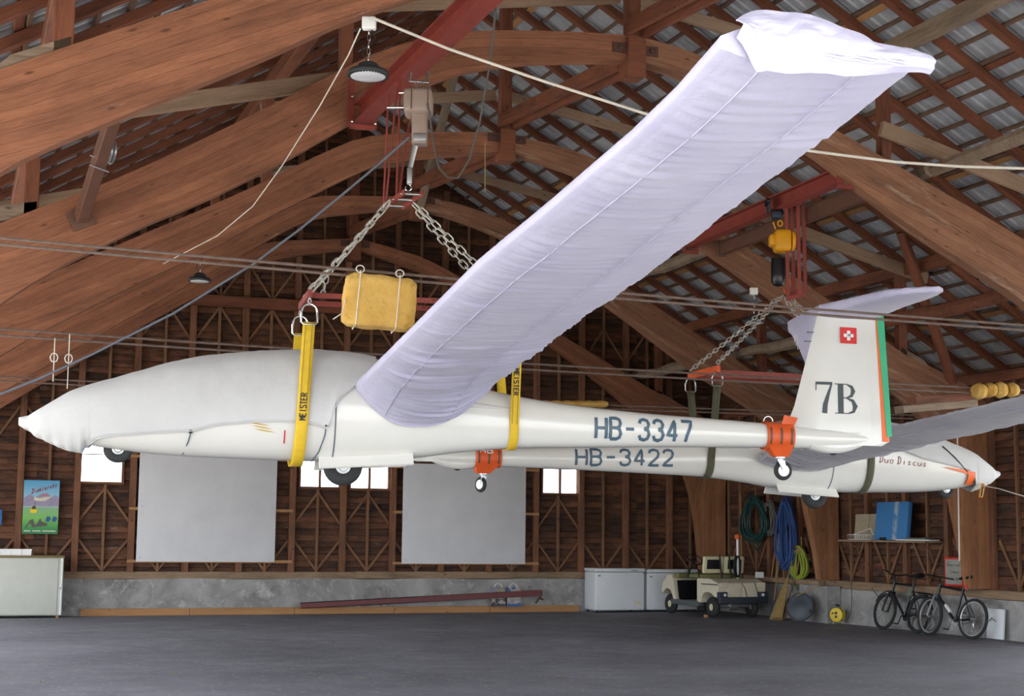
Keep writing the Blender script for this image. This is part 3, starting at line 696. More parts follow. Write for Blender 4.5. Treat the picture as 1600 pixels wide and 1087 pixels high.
    # wheels
    for nm, s, z, R, r in (('main_wheel', -.7, -.56, .19, .066), ('nose_wheel', -2.79, -.44, .135, .045), ('tail_wheel', 4.38, -.265, .08, .03)):
        c = W((s, 0, z)); wh = tyre(MB(), c, g.out, R, r).build(nm, RUBBER, rt); 
        m = MB(); 
        for sg in (1, -1): m.lathe(c, g.out*sg, [(0, R-r*1.6), (r*.55, R-r*1.75), (r*.6, R-r*2.1), (r*.25, R*.3), (r*.8, R*.25), (r*.85, .005)], 20)
        m.build('hub', ALU, wh)
    for sg in (1, -1):
        a, b = W((-.95, sg*.13, -.48)), W((-.05, sg*.13, -.43)); d = g.out*sg*.09-g.up*.12
        m = MB(); m.prism([a, b, b+d*.95, a+d], g.up*.012+g.out*sg*.012); m.build('gear_door', GEL, rt, smooth=False)
    m = MB(); m.grid(lambda u, v: V(W(fpt(4.1+.62*u, PI-.9+1.8*v, .004+.05*math.sin(PI*u)*math.sin(PI*v)))), 10, 8); put(m, 'tail_wheel_fairing', GEL, rt, .004)
    # registration
    x0, y0, x1, y1 = reg_box; t0 = .17
    for sg in (1, -1):
        dirn = fwd_text*sg
        sA, zA = g.loc(x0, y0, t0); sB, zB = g.loc(x1, y1, t0); Lt = abs(sB-sA); slope = (zB-zA)/Lt*1.0; h = .205; wd = Lt/(6*1.42+1); gp = wd*.42
        if sg == 1: fn = lambda x, y: W((sA+fwd_text*x, fside(sA+fwd_text*x, zA+slope*x+y), zA+slope*x+y))
        else: fn = lambda x, y: W((sB-fwd_text*x, -fside(sB-fwd_text*x, zB-slope*x+y), zB-slope*x+y))
        put_text(reg, fn, h, wd, gp, .033, 'registration_letter', SLATE, fu)
    if big:
        zf = lambda z, s: .078*.72
        for ch, bx in (('7', (1275, 645, 1300, 597)), ('B', (1308, 646, 1337, 600))):
            sa, za = g.loc(bx[0], bx[1], .06); sb, zb = g.loc(bx[2], bx[3], .06); h = zb-za
            def fn(x, y): 
                s, z = sa+x, za+y; q = (s-interp(LEt, z))/(interp(hinge, z)+.01-interp(LEt, z)); th = .075-.02*(z+.2)
                return W((s, th*interp([(0, 0), (.06, .6), (.2, .95), (.4, 1), (.7, .8), (1, .55)], q)+.004, z))
            put(text_mesh(ch, fn, h, sb-sa, 0, .03, glyphs=SERIF), 'fin_letter', DARK_L, rt, .003)
        sa, za = g.loc(1313, 536, .06); sb, zb = g.loc(1339, 512, .06)
        def fp(x, y, o): return W((lerp(sa, sb, x), .066+o-.018*x, lerp(za, zb, y)))
        fl = MB().grid(lambda u, v: V(fp(u, v, 0)), 4, 2); fo = put(fl, 'flag', RED, rt, .003)
        m = MB()
        for (a, b, c, d) in ((.4, .6, .2, .8), (.2, .8, .4, .6)): m.add([fp(a, c, .003), fp(b, c, .003), fp(b, d, .003), fp(a, d, .003)], [(0, 1, 2, 3)])
        put(m, 'flag_cross', WHITE, fo, .002)
        s0, z0 = g.loc(1325, 676, .05)
        m = MB(); m.tube([W((s0-.05, .06, z0-.005)), W((s0+.13, .056, z0+.0))], .006, 6); m.build('pitot_fairing', GEL, rt)
        for yy in (519, 533):
            s0, z0 = g.loc(1268+(519-yy)*.3, yy, 0); m = MB(); m.tube([W((s0-.05, 0, z0)), W((s0+.06, 0, z0))], .008, 6); m.build('probe_stub', CHROME, rt)
    return rt, fu
th_ = math.radians(13.4)
NG = Glider((4.215, 14.321, 2.82), RH*math.cos(th_)+FH*math.sin(th_), RH*math.sin(th_)-FH*math.cos(th_))
near, near_fu = make_glider(NG, 'glider', 'large white two-seat glider slung in yellow straps, marked 7B on its fin', 'HB-3347', (932, 684, 1082, 690), True, 1)
ph_ = math.radians(18.2); fwd = RH*math.cos(ph_)+FH*math.sin(ph_)
tailp = atd(638, 715, 19.3); O2 = tailp+fwd*5.02; O2.z = 2.76
FG = Glider(O2, -fwd, RH*math.sin(ph_)-FH*math.cos(ph_), roll=math.radians(1.0)); FG.wz = -.28; FG.ws = -.28
far, far_fu = make_glider(FG, 'glider', 'white two-seat glider farther back, facing the other way, slung in dark straps', 'HB-3422', (902, 726, 1052, 727), False, -1)

# ------------------------------------------------------------------ cloth covers
def fbm(x, y, z=0): return noise.noise(V((x, y, z)))
def wing_cover(g, sg, mat, label, grp, L0=.36, L1=9.46, droop=.27, nl=560):
    m = MB(); rings = []
    loop = [(1-i/26, False) for i in range(26)]+[(i/16, True) for i in range(16)]
    seams = (.2, .74)
    for i in range(nl+1):
        L = lerp(L0, L1, (i/nl)**1.25); ring = []
        for q, u in loop:
            qq = .5-.5*math.cos(PI*q); p = wing_pt(L, qq, u, 1.12, sg, g.wz, g.ws); c = interp(TE, L)-interp(LE, L)
            amp = 1.0
            A_ = .5+2.0*math.exp(-(L-L0)/2.4); wv = A_*(.045*abs(fbm(L*6.5, qq*.9, 3*u))+.02*abs(fbm(L*13+qq*.6, qq*1.0, 7)))*(.35+1.3*abs(fbm(L*.9, qq*2.0, 11)))
            pk = sum(math.exp(-abs(qq-s_)/.10) for s_ in seams)*.006*math.sin(L*52+4*fbm(L*3, qq*2, 1)+qq*6)
            sag = .012*math.sin(PI*qq)*(1+.6*fbm(L*.8, 2.5))
            fade = min(1, qq*8+.1)
            dz = (wv*1.0+pk)*fade
            z = p[2]+(dz+.008 if u else -dz-sag-.006)
            s_ = p[0]+(-.02 if qq < .02 else 0)+(.03+.015*fbm(L*2.2, 9) if qq > .98 else 0)
            if not u: z -= droop*max(0, math.sin(PI*qq))**.8*math.exp(-((L-L0)/.75)**1.3)
            ring.append(V(g.W((s_, p[1], z))))
        rings.append(ring)
    m.loft(rings, True, False); m.add(rings[-1], [tuple(range(len(rings[-1])))])
    t = m.build('wing_cover', mat, None, angle=80); tag(t, label, 'cloth cover', grp)
    t2 = t
    # root draw cord, seams, tied end
    for q in seams:
        ji = min(range(26), key=lambda i: abs(.5-.5*math.cos(PI*(1-i/26))-q))
        sp_ = [r[ji] for r in rings]; av = [sum((sp_[min(max(k+d_, 0), nl)] for d_ in range(-9, 10)), V((0, 0, 0)))/19 for k in range(nl+1)]
        MB().tube([p-g.up*.006 for p in av[3:-2:3]], .0035, 5).build('seam', SEAM, t)
    MB().tube(rings[0], .008, 6, closed=True).build('draw_cord', mat, t)
    m = MB(); NQ, NH = 40, 14; cl = []
    a, b = interp(LE, L1), interp(TE, L1)
    def end(u, v):
        q = 1.055*u; s = lerp(a, b, q)+.02+g.ws; lo = wing_pt(L1, min(1, max(.004, q)), False, 1.12, 1, g.wz, g.ws)[2]-.05-.03*abs(fbm(u*5, 1.3))*(1-u)-.006*math.sin(u*13); hi = wing_pt(L1, min(1, max(.004, q)), True, 1.2, 1, g.wz, g.ws)[2]+.02+.06*(1-u)**.7*math.sin(PI*min(1, u*1.2+.15))+.02*fbm(u*6, 4)
        lo = lo if u > .12 else lerp(hi-.03, lo, u/.12)
        y = L1+.012+.06*math.sin(PI*v)*(1-.4*u)+.025*abs(fbm(u*7, v*3))
        return V(g.W((s, sg*y, lerp(lo, hi, v))))
    m.grid(lambda u, v: end(.03+.97*u, v), NQ, NH); put(m, 'folded_end', mat, t, .006)
    m = MB(); c = g.W((b+g.ws, sg*(L1+.02), .165+g.wz+DIH*L1-.01))
    for k in range(3): m.tube([c-g.aft*(.05+.35*j/8)-g.up*(.004*math.sin(j*2+k))+g.out*(sg*.05)+g.up*(.01*k-.035) for j in range(9)], .003, 5)
    m.build('tie_string', WHITE, t)
    return t
wing_cover(NG, 1, COVER_W, 'white cloth sleeve on the huge wing reaching towards the camera', 'wing covers')
wing_cover(NG, -1, COVER_W, 'white cloth sleeve on the far wing hidden behind the near fuselage', 'wing covers', nl=120)
wing_cover(FG, 1, COVER_D, 'dusty grey cloth sleeve on the far glider wing beyond the fin', 'wing covers', droop=.06, nl=300)
wing_cover(FG, -1, COVER_D, 'dusty grey cloth sleeve on the far glider wing beyond its fuselage', 'wing covers', nl=120)
def tail_cover(g, mat, label, nl=90):
    t = thing('tailplane_cover', g.W((4.5, 0, 1.1)), label, 'cloth cover', 'tailplane covers')
    for sg in (1, -1):
        m = MB(); rings = []
        loop = [(1-i/12, False) for i in range(12)]+[(i/10, True) for i in range(10)]
        for i in range(nl+1):
            y = lerp(.03, 1.56, i/nl); c0 = 4.22+.16*y; c1 = 4.92-.03*y
            k = max(0, (y-1.1)/.46); c0 += .26*k**2.4; c1 -= .06*k**2
            if i == nl: c0, c1 = (c0+c1)/2-.02, (c0+c1)/2+.02
            ring = []
            for q, u in loop:
                qq = .5-.5*math.cos(PI*q); h = (.03+.045*math.sin(PI*qq**.7)*(1-.35*y/1.5))*(1-k*.5)
                dz = .008*abs(fbm(y*7+qq*2, qq*2, u))+.004*math.sin(y*48+3*fbm(y*4, 2))*math.exp(-qq*3)
                drop = (.62*math.exp(-((y-.5)/.5)**2)*math.sin(PI*min(1, .12+qq*.9))**1.2*(1-qq)**.6*1.5 if sg < 0 else .03*math.exp(-(y/.4)**2)) if not u else 0
                ring.append(V(g.W((lerp(c0, c1, qq), sg*y, 1.172+(h+dz if u else -h*.8-dz-drop)))))
            rings.append(ring)
        m.loft(rings, True, True); m.build('cover_half', mat, t, angle=80)
    m = MB(); p = g.W((4.3, -.75, 1.0))
    for k in range(3): m.tube([p+V((.02*k, 0, -.02*j-.01*k*j)) for j in range(5)], .004, 5)
    m.build('tie_string', WHITE, t)
    return t
tail_cover(NG, COVER_W, 'pale lavender cloth cover on the tailplane above the 7B fin')
tail_cover(FG, COVER_D, 'cloth cover on the far glider tailplane behind the foam block')
def fus_cover(g, mat, label, edge, s0, s1, droop, nl=120, na=48):
    """edge: (s, z) lower hem seen from the side"""
    m = MB(); rings = []
    for i in range(nl+1):
        s = lerp(s0, s1, i/nl); sc = max(s, -3.6); t, b, w = fsec(sc); ze = smooth_interp(edge, s); zc, hh = (t+b)/2, (t-b)/2
        q = (ze-zc)/hh; amax = PI-.03 if q < -.98 else math.acos(max(-.98, min(.98, math.copysign(abs(q)**(EXPO/2), q))))
        ring = []
        for j in range(na+1):
            f = -1+2*j/na; a = amax*f
            wrk = .006*abs(fbm(s*5, a*2.2, 1))+.004*fbm(s*11+a*3, a*3, 5)+.012*math.exp(-((s+2.05)/.12)**2)*math.sin(a*9)*.4+.010*math.exp(-((s+.95)/.3)**2)*abs(fbm(s*9+a*2, a*1.2, 8))
            off = .018+wrk+.012*abs(f)**8
            p = list(fpt(sc, a, off)); p[0] = s
            if s < -3.1: p[2] -= droop*max(0, (abs(f)-.55))/.45*math.exp(-((s+3.2)/.22)**2)+.02*math.sin(s*60)*max(0, abs(f)-.6)
            if s < -3.5: k = (s+3.5)/(s0+3.5); p[1] *= 1-.5*k*k; p[2] = lerp(p[2], -.2, .55*k*k)
            ring.append(V(g.W(p)))
        rings.append(ring)
    m.loft(rings, False); m.add(rings[0], [tuple(range(len(rings[0])))])
    o = m.build('fuselage_cover', mat, None, angle=75); md = o.modifiers.new('thickness', 'SOLIDIFY'); md.thickness = .003
    tag(o, label, 'cloth cover', 'fuselage covers')
    hem = [p.copy() for p in (r[-1] for r in rings)]
    MB().tube(hem[::2], .005, 5).build('hem', mat, o)
    return o
pe = [(35, 690), (100, 705), (125, 700), (150, 681), (200, 676), (290, 671), (310, 670), (330, 664), (370, 660), (430, 657), (470, 659), (500, 663), (511, 668), (516, 655), (524, 630), (545, 612), (585, 575)]
ed = [NG.loc(x, y, .33) for x, y in pe]
ed = [(s, z-.0) for s, z in ed]
fc = fus_cover(NG, COVER_G, 'grey cloth cover over the nose and cockpit of the near glider', ed, -3.68, -.42, .06)
ef = sorted(FG.loc(x, y, .25) for x, y in ((1330, 700), (1400, 705), (1440, 718), (1490, 729), (1514, 735), (1527, 748), (1534, 766), (1550, 790)))
ef = [(-3.7, -.7)]+ef+[(-.4, .25)]
fcf = fus_cover(FG, COVER_G, 'pale cloth cover over the nose and cockpit of the far glider', ef, -3.68, -.5, .05)
for (x, y, pts) in ((298, 672, [(298, 671), (297, 680), (294, 690), (286, 708)]), (509, 663, [(510, 661), (508, 680), (500, 705), (491, 719)])):
    m = MB(); q = []
    for px, py in pts:
        s, z = NG.loc(px, py, .33); q.append(NG.W((s, fside(s, max(z, -.515), .012), z)))
    m.tube(q, .006, 6); o = m.build('lashing_cord', LINE_C, fc)
    m = MB(); m.rbox(q[0]+NG.out*.01, (.035, .02, .07), .006, Matrix((NG.aft, NG.out, UP)).transposed()); m.build('buckle', BLACK, fc)
# markings on the noses
s, z = FG.loc(1372, 722, .33)
put_text('Duo Discus', lambda x, y: FG.W((s-x, fside(s-x, z+y-.01*x), z+y-.06*x)), .1, .052, .03, .01, 'script_letter', DKRED, far_fu, .12)
def nose_px(corners, name, n=8):
    def fn(u, v):
        (ax_, ay), (bx_, by), (cx_, cy_), (dx_, dy) = corners; x = lerp(lerp(ax_, bx_, u), lerp(dx_, cx_, u), v); y = lerp(lerp(ay, by, u), lerp(dy, cy_, u), v)
        s, z = FG.loc(x, y, .2); return V(FG.W((s, fside(s, z, .034), z)))
    m = MB(); m.grid(fn, n, n); put(m, name, ORANGE, far_fu, .003)
nose_px(((1507, 736), (1519, 738), (1522, 757), (1508, 758)), 'nose_band'); nose_px(((1466, 730), (1510, 736), (1510, 742), (1466, 731)), 'nose_flash')
s, z = NG.loc(404, 663, .34)
YEL_L = plain('gold_lettering', '#c9a84a', .5); m = MB()
for k in range(3): m.loft([[V(NG.W((lambda ss, zz: (ss, fside(ss, zz), zz))(s-.1+.2*u+.03*k, z+.02-.03*k-.03*u+q*.006*math.sin(PI*u)))) for q in (-1, 0, 1)] for u in [i/8 for i in range(9)]], False)
put(m, 'bird_emblem', YEL_L, near_fu)
s, z = NG.loc(445, 682, .34); m = MB(); m.loft([[V(NG.W((s+k*.006, fside(s, zz), zz))) for k in (-1, 1)] for zz in (z-.06, z, z+.06)], False); put(m, 'red_mark', RED, near_fu)

# ------------------------------------------------------------------ hoists, slings, cables, foam, lamps
STEEL_R = plain('red_oxide_steel', '#8c3d34', .55, .1, .18, 5); BROWN_ST = plain('brown_painted_steel', '#6b4a3c', .5, .1, .12)
WEB_Y = plain('yellow_webbing', '#e0b92a', .7, 0, .08, 20); WEB_G = plain('grey_webbing', '#6d6a63', .8, 0, .12, 20); WEB_D = plain('dark_olive_webbing', '#55533f', .8, 0, .12, 20)
GALVC = plain('galvanised_chain', '#c2c0b8', .4, .6); ROPE_S = plain('rusty_wire_rope', '#75635a', .75, .2, .25, 12); ROPE_W = plain('off_white_rope', '#d9d2c6', .8)
ROPE_B = plain('blue_grey_cable', '#5d6470', .6); ROPE_D = plain('dark_cable', '#4a453f', .6)
TAN = plain('tan_painted_housing', '#a08d82', .45, .1, .06); YEL_H = plain('yellow_painted_housing', '#e9a416', .4, 0, .08); BLUE_T = plain('blue_black_trolley', '#2b3c4c', .45, .2)
def foam_mat():
    t = NT('yellow_foam'); co = t.coord('Object'); n = t.noise(co, 3, 5); k = t.noise(co, 22, 4)
    col = t.ramp(n, [(.3, lin('#bd8f3c')), (.7, lin('#d8b163'))]); col = t.mix(t.ramp(k, [(.62, 0.0), (.75, .6)]), col, lin('#8a5f20'))
    return t.set(col, .95, 0, bump=k, bstr=.6, bdist=.02)
FOAM = foam_mat()
def link_mesh(L, r, w):
    m = MB(); a = L/2-w; pts = [V((a+w*math.cos(t), w*math.sin(t), 0)) for t in [PI/2-PI*k/5 for k in range(6)]]+[V((-a-w*math.cos(t), -w*math.sin(t), 0)) for t in [PI/2-PI*k/5 for k in range(6)]]
    m.tube(pts, r, 6, closed=True); return m.mesh('link_mesh', smooth=True, angle=80)
LINKS = {}
def chain(name, p0, p1, parent=None, L=.105, r=.0085, mat=GALVC, label=None, grp=None):
    """a hanging chain: every link is a part"""
    p0, p1 = V(p0), V(p1); k = (L, r, mat.name)
    if k not in LINKS: LINKS[k] = link_mesh(L, r, L*.26); LINKS[k].materials.append(mat)
    t = parent or thing(name, p1, label, 'chain', grp); d = p1-p0; n = max(2, int(d.length/(L*.78))); x = d.normalized(); y = x.cross(UP).normalized(); z = x.cross(y)
    for i in range(n):
        c = p0+d*((i+.5)/n)-V((0, 0, .02*math.sin(PI*(i+.5)/n))); a = (PI/2 if i % 2 else 0)+.5+random.uniform(-.25, .25)
        R = Matrix((x, y*math.cos(a)+z*math.sin(a), z*math.cos(a)-y*math.sin(a))).transposed()
        o = link('chain_link', LINKS[k], None, t, c); o.rotation_mode = 'QUATERNION'; o.rotation_quaternion = R.to_quaternion()
    return t
def d_ring(name, c, ax, wv, mat, parent, w=.075, h=.19, r=.011):
    """ring in the plane of wv (width) and up"""
    c = V(c); wv = V(wv).normalized(); pts = [c+wv*(w*math.cos(t))+UP*(h/2-w+w*math.sin(t)) for t in [PI*k/8 for k in range(9)]]+[c-wv*w-UP*(h/2-.02), c-wv*(w-.02)-UP*(h/2), c+wv*(w-.02)-UP*(h/2), c+wv*w-UP*(h/2-.02)]
    return MB().tube(pts, r, 8, closed=True).build(name, mat, parent)
def sling(g, s_top, s_bot, zr, tr, width, mat, label, word=None, wpos=0, flip=False, ring=True, off=.014):
    t = thing('sling_strap', g.W((s_bot, 0, -.53)), label, 'strap', 'lifting slings')
    path = [(tr, zr)]
    for a in [math.radians(v) for v in range(96, 265, 6)]: p = fpt(s_bot, a, off); path.append((p[1], p[2]))
    path.append((-tr, zr))
    fine = [path[0]]+[(lerp(path[0][0], path[1][0], k/8), lerp(path[0][1], path[1][1], k/8)) for k in range(1, 8)]+path[1:-1]+[(lerp(path[-2][0], path[-1][0], k/8), lerp(path[-2][1], path[-1][1], k/8)) for k in range(1, 9)]
    def S(z): return lerp(s_bot, s_top, min(1, max(0, (z+.5)/(zr+.5))))
    rows = []
    n = len(fine)
    for i, (y, z) in enumerate(fine):
        ty, tz = fine[min(i+1, n-1)][0]-fine[max(i-1, 0)][0], fine[min(i+1, n-1)][1]-fine[max(i-1, 0)][1]; l = math.hypot(ty, tz); ny, nz = -tz/l, ty/l
        sgn = 1 if (ny*y+nz*(z-.0)) >= 0 or i in (0, n-1) else -1
        rows.append([V(g.W((S(z)+k*width/2, y, z))) for k in (-1, -.3, .3, 1)])
    m = MB(); m.loft(rows, False); o = m.build('webbing', mat, t); md = o.modifiers.new('thickness', 'SOLIDIFY'); md.thickness = .008; md.offset = 0
    for k in (-.55, .55):
        pts = [V(g.W((S(z)+k*width/2, y*1.0+(.007 if y > 0 else -.007), z))) for y, z in fine[:9]]; MB().tube(pts, .0025, 4).build('stitch_line', plain('stitching', '#8f7420', .8) if mat is WEB_Y else WEB_D, o)
    if ring:
        for sg in (1, -1): d_ring('lifting_ring', g.W((s_top, sg*tr, zr+.075)), g.out, g.aft, CHROME, t)
    if word:
        h = width*.5
        def fn(x, y):
            z = wpos+(x if not flip else -x); s = S(z)+(-y+h/2 if not flip else y-h/2)
            yy = lerp(fine[0][0], fine[8][0], (zr-z)/(zr-fine[8][1])); return g.W((s, yy+.009, z))
        put_text(word, fn, h, .026, .011, .011, 'strap_letter', BLACK, o, thick=.001)
    return t
# near glider slings
tr = .43
sN, zN = NG.loc(483, 503, tr); sNb, _ = NG.loc(465, 712, .2); zl0 = NG.loc(475, 656, .4)[1]
sling(NG, sN, sNb, zN, tr, .115, WEB_Y, 'yellow webbing sling around the cockpit of the near glider', 'MEISTER', zl0, off=.05)
sR, _ = NG.loc(806, 580, tr*.8); sRb, _ = NG.loc(799, 695, .1); zl1 = NG.loc(806, 577, .3)[1]
sling(NG, sR, sRb+.01, zN+.0, tr, .09, WEB_Y, 'yellow webbing sling around the boom behind the big wing', 'MEISTER', zl1, True)
# near spreader frame
zB = zN+.30
sp = thing('spreader_frame', NG.W((0, 0, zB)), 'red steel spreader frame of two long bars above the near glider', 'lifting frame')
for sg in (1, -1):
    o = beam('long_bar', NG.W((sN-.02, sg*.26, zB-.02)), NG.W((sR+.05, sg*.26, zB-.02)), .03, .05, STEEL_R, sp)
    m = MB()
    for k in range(14): m.lathe(NG.W((.1+.05*k, sg*.26+.016, zB-.02)), NG.out, [(0, .008), (.003, .008)], 8)
    m.build('bolt_hole', BLACK, o)
for s in (sN, sR):
    beam('cross_bar', NG.W((s, -.46, zB-.03)), NG.W((s, .46, zB-.03)), .04, .07, STEEL_R, sp)
    for sg in (1, -1):
        m = MB(); c = NG.W((s, sg*.43, 0)); zt, zb = NG.O.z+zB-.06, NG.O.z+zN+.165
        for k in range(3): 
            zz = lerp(zt, zb, (k+.5)/3); m.tube([V((c.x, c.y, zz))+(NG.aft if k % 2 else NG.out)*(.014*math.cos(t))+UP*(.03*math.sin(t)) for t in [2*PI*j/10 for j in range(10)]], .005, 5, closed=True)
        m.build('shackle', CHROME, sp)
HP = atd(630, 312, 14.75)
for s, sg, a, lab in ((sN+.02, 1, -.14, 'galvanised chain from hoist plate to the front bar, nearer strand'), (sN+.02, -1, -.14, 'galvanised chain from hoist plate to the front bar, farther strand'), (sR, 1, .1, 'galvanised chain slanting behind the wing, upper strand'), (sR, -1, .1, 'galvanised chain slanting behind the wing, lower strand')):
    chain('hoist_chain', HP+NG.aft*a+NG.out*(.05*sg)-UP*.03, NG.W((s, sg*.26, zB+.03)), None, label=lab, grp='hoist chains')
chain('slack_chain', NG.W((sN+.2, .16, zB+.28)), NG.W((sN+.14, .2, zB-.02)), None, .08, .007, label='short slack chain end looping beside the front bar')
# hoist plate with its rods
hp = thing('hoist_plate', HP, 'red steel load plate with chrome pins where four chains meet', 'load plate')
dv = (atd(645, 300, 14.55)-atd(600, 332, 15.0)).normalized(); sd = NG.aft
for k in (-1, 1): beam('side_plate', HP+sd*(.09*k)-dv*.2, HP+sd*(.09*k)+dv*.2, .012, .055, STEEL_R, hp)
for k in (-.17, 0, .15): MB().tube([HP+dv*k-sd*.11, HP+dv*k+sd*.11], .016, 10).build('pin', CHROME, hp)
rods = thing('hanger_rods', atd(610, 250, 15), 'bundle of thin red steel rods hanging beside the winch', 'hanger')
for (x0, y0, x1, y1, d0) in ((599, 327, 607, 147, 15.1), (603, 318, 622, 122, 15.0), (619, 315, 626, 122, 14.9), (624, 300, 641, 182, 14.8)):
    MB().tube([atd(x0, y0, d0), atd(x1, y1, 15.1)], .011, 8).build('rod', STEEL_R, rods)
for (x0, x1, y) in ((605, 632, 168), (624, 640, 145)): MB().tube([atd(x0, y, 15.05), atd(x1, y, 15.0)], .012, 8).build('cross_pin', CHROME, rods)
# I-beams
def ibeam(name, a, b, w, h, tw, label, mat=STEEL_R):
    a, b = V(a), V(b); t = thing(name, (a+b)/2, label, 'steel beam', 'red hoist beams')
    beam('lower_flange', a+UP*.01, b+UP*.01, w, .02, mat, t); beam('upper_flange', a+UP*(h-.01), b+UP*(h-.01), w, .02, mat, t); beam('web', a+UP*h/2, b+UP*h/2, tw, h-.04, mat, t); return t
ia, ib = hit(757, -8, 1, 12.45), hit(592, 196, 1, 17.25)
ia.x = ib.x = (ia.x+ib.x)/2-.06; ib.z -= .02
b1 = ibeam('hoist_beam', ia-V((0, .0, 0)), ib, .2, .24, .03, 'red steel beam running overhead to the electric winch')
u = thing('beam_bracket', ib, 'red flat steel bracket holding the winch beam to the arch', 'bracket')
for dx in (-.14, .14): beam('strap_bar', ib+V((dx, -.1, -.06)), ib+V((dx, -.1, .55)), .012, .07, STEEL_R, u, up=V((1, 0, 0)))
beam('bottom_bar', ib+V((-.15, -.1, -.05)), ib+V((.15, -.1, -.05)), .07, .05, STEEL_R, u)
for dx in (-.14, .14):
    for dz in (.0, .3): MB().lathe(ib+V((dx, -.145, dz)), (0, -1, 0), [(0, .018), (.01, .018), (.014, .008)], 8).build('bolt', CHROME, u)
ba, bb = hit(1322, 284, 1, 17.35), hit(1068, 386, 1, 21.95); bb.x = ba.x; 
b2 = ibeam('hoist_beam', ba, bb, .16, .22, .025, 'red steel beam under the worn arches carrying the yellow chain hoist')
for e, lab in ((ba, 'red bracket gripping the nearer end of the chain hoist beam'), (bb, 'red bracket gripping the far end of the chain hoist beam')):
    u = thing('beam_bracket', e, lab, 'bracket')
    for dx in (-.11, .11): beam('strap_bar', e+V((dx, 0, -.08)), e+V((dx, 0, .42)), .012, .06, STEEL_R, u, up=V((1, 0, 0)))
    beam('bottom_bar', e+V((-.13, 0, -.07)), e+V((.13, 0, -.07)), .06, .05, STEEL_R, u)
# electric winch
Rw = Matrix((RH, FH, UP)).transposed(); dW = 14.75
wt = thing('electric_winch', atd(655, 230, dW), 'tan electric winch hanging under the red overhead beam', 'winch')
m = MB(); m.rbox(atd(654, 162, dW), (.28, .34, .25), .05, Rw, 4); bd = m.build('housing', TAN, wt)
for dx in (-.06, .1): MB().box(atd(654, 162, dW)+RH*dx-FH*.171, (.012, .006, .2), Rw).build('housing_seam', BROWN_ST, bd, smooth=False)
m = MB(); m.rbox(atd(656, 203, dW), (.15, .17, .30), .012, Rw); m.build('chain_box', TAN, wt)
m = MB(); m.rbox(atd(657, 218, dW)-FH*.09, (.13, .03, .08), .01, Rw); m.build('box_cap', ALU, wt)
m = MB(); m.tube([atd(649, 228, dW), atd(645, 245, dW), atd(641, 262, dW)], [.03, .026, .024], 10); m.build('cable_guide', ALU, wt)
m = MB(); m.rbox(atd(640, 275, dW), (.05, .06, .17), .012, Rw); m.build('hook_block', ALU, wt)
c = atd(638, 293, dW); m = MB(); m.tube([c+RH*(.028*math.cos(t))+UP*(.035*math.sin(t)) for t in [PI*.6-2*PI*.85*k/14 for k in range(15)]], .009, 8); m.build('hook', CHROME, wt)
m = MB(); 
for dx in (-.03, .03): m.tube([atd(654, 141, dW)+RH*dx, atd(655, 124, dW)+RH*dx], .012, 8)
for (x0, x1) in ((640, 652), (668, 657)): m.tube([atd(x0, 127, dW), atd(x0+2, 112, dW)], .014, 8); m.tube([atd(640, 127, dW), atd(670, 129, dW)], .012, 8)
m.build('hanger_shackle', CHROME, wt)
# yellow chain hoist
Ph = hit(1218, 352, 0, ba.x); dC = (Ph-EYEP).dot(FH)
ch = thing('chain_hoist', atd(1222, 397, dC), 'yellow electric chain hoist with black chain bag', 'hoist')
m = MB(); m.rbox(atd(1213, 336, dC), (.14, .16, .12), .03, Rw)
for k in (-1, 1): m.rbox(atd(1212, 322, dC)+RH*(.105*k), (.03, .2, .2), .012, Rw)
tr_ = m.build('trolley', BLUE_T, ch)
m = MB()
for dx, dy in ((-.125, -.08), (.125, -.08), (-.125, .08), (.125, .08)): m.lathe(atd(1212, 316, dC)+RH*dx+FH*dy, RH, [(-.02, .045), (.02, .045), (.025, .02)], 12)
m.build('trolley_wheel', BLACK, tr_)
c = atd(1219, 349, dC); m = MB(); m.tube([c+RH*(.035*math.cos(t))+UP*(.04*math.sin(t)) for t in [2*PI*k/12 for k in range(12)]], .013, 8, closed=True); m.tube([atd(1208, 347, dC), atd(1212, 358, dC)], .01, 6); m.build('suspension_hook', YEL_H, ch)
m = MB(); m.rbox(atd(1222, 377, dC), (.24, .3, .32), .06, Rw, 4); m.rbox(atd(1207, 376, dC), (.09, .2, .17), .03, Rw); m.lathe(atd(1236, 377, dC), RH, [(0, .15), (.04, .14), (.06, .1)], 14); m.build('motor_housing', YEL_H, ch)
m = MB(); n = 14; cb = atd(1216, 424, dC)
m.loft([[cb+RH*(rr*math.cos(2*PI*k/20)*(1+.06*math.sin(5*k)))+FH*(rr*.9*math.sin(2*PI*k/20))+UP*zz for k in range(20)] for zz, rr in ((.2, .07), (.19, .095), (.1, .1), (-.05, .102), (-.15, .098), (-.2, .07), (-.215, .03))], True, True); m.build('chain_bag', plain('black_vinyl', '#16171b', .3), ch)
m = MB(); m.tube([atd(1232, 398, dC), atd(1232, 432, dC)], .012, 6); m.build('load_chain', CHROME, ch)
m = MB(); m.rbox(atd(1232, 440, dC), (.05, .05, .09), .015, Rw); c = atd(1229, 453, dC); m.tube([c+RH*(.035*math.cos(t))+UP*(.04*math.sin(t)) for t in [PI*.6-2*PI*.85*k/14 for k in range(15)]], .014, 8); m.build('load_hook', ORANGE, ch)
hf = thing('hoist_hanger', atd(1245, 465, dC), 'red steel hanger frame of four uprights beside the yellow hoist', 'hanger')
for x, y0, y1, dd in ((1228, 303, 464, -.1), (1237, 322, 458, .12), (1246, 296, 462, -.1), (1255, 317, 456, .12)):
    beam('upright', atd(x, y0, dC+dd), atd(x+3.5, y1, dC+dd), .05, .02, STEEL_R, hf, up=FH)
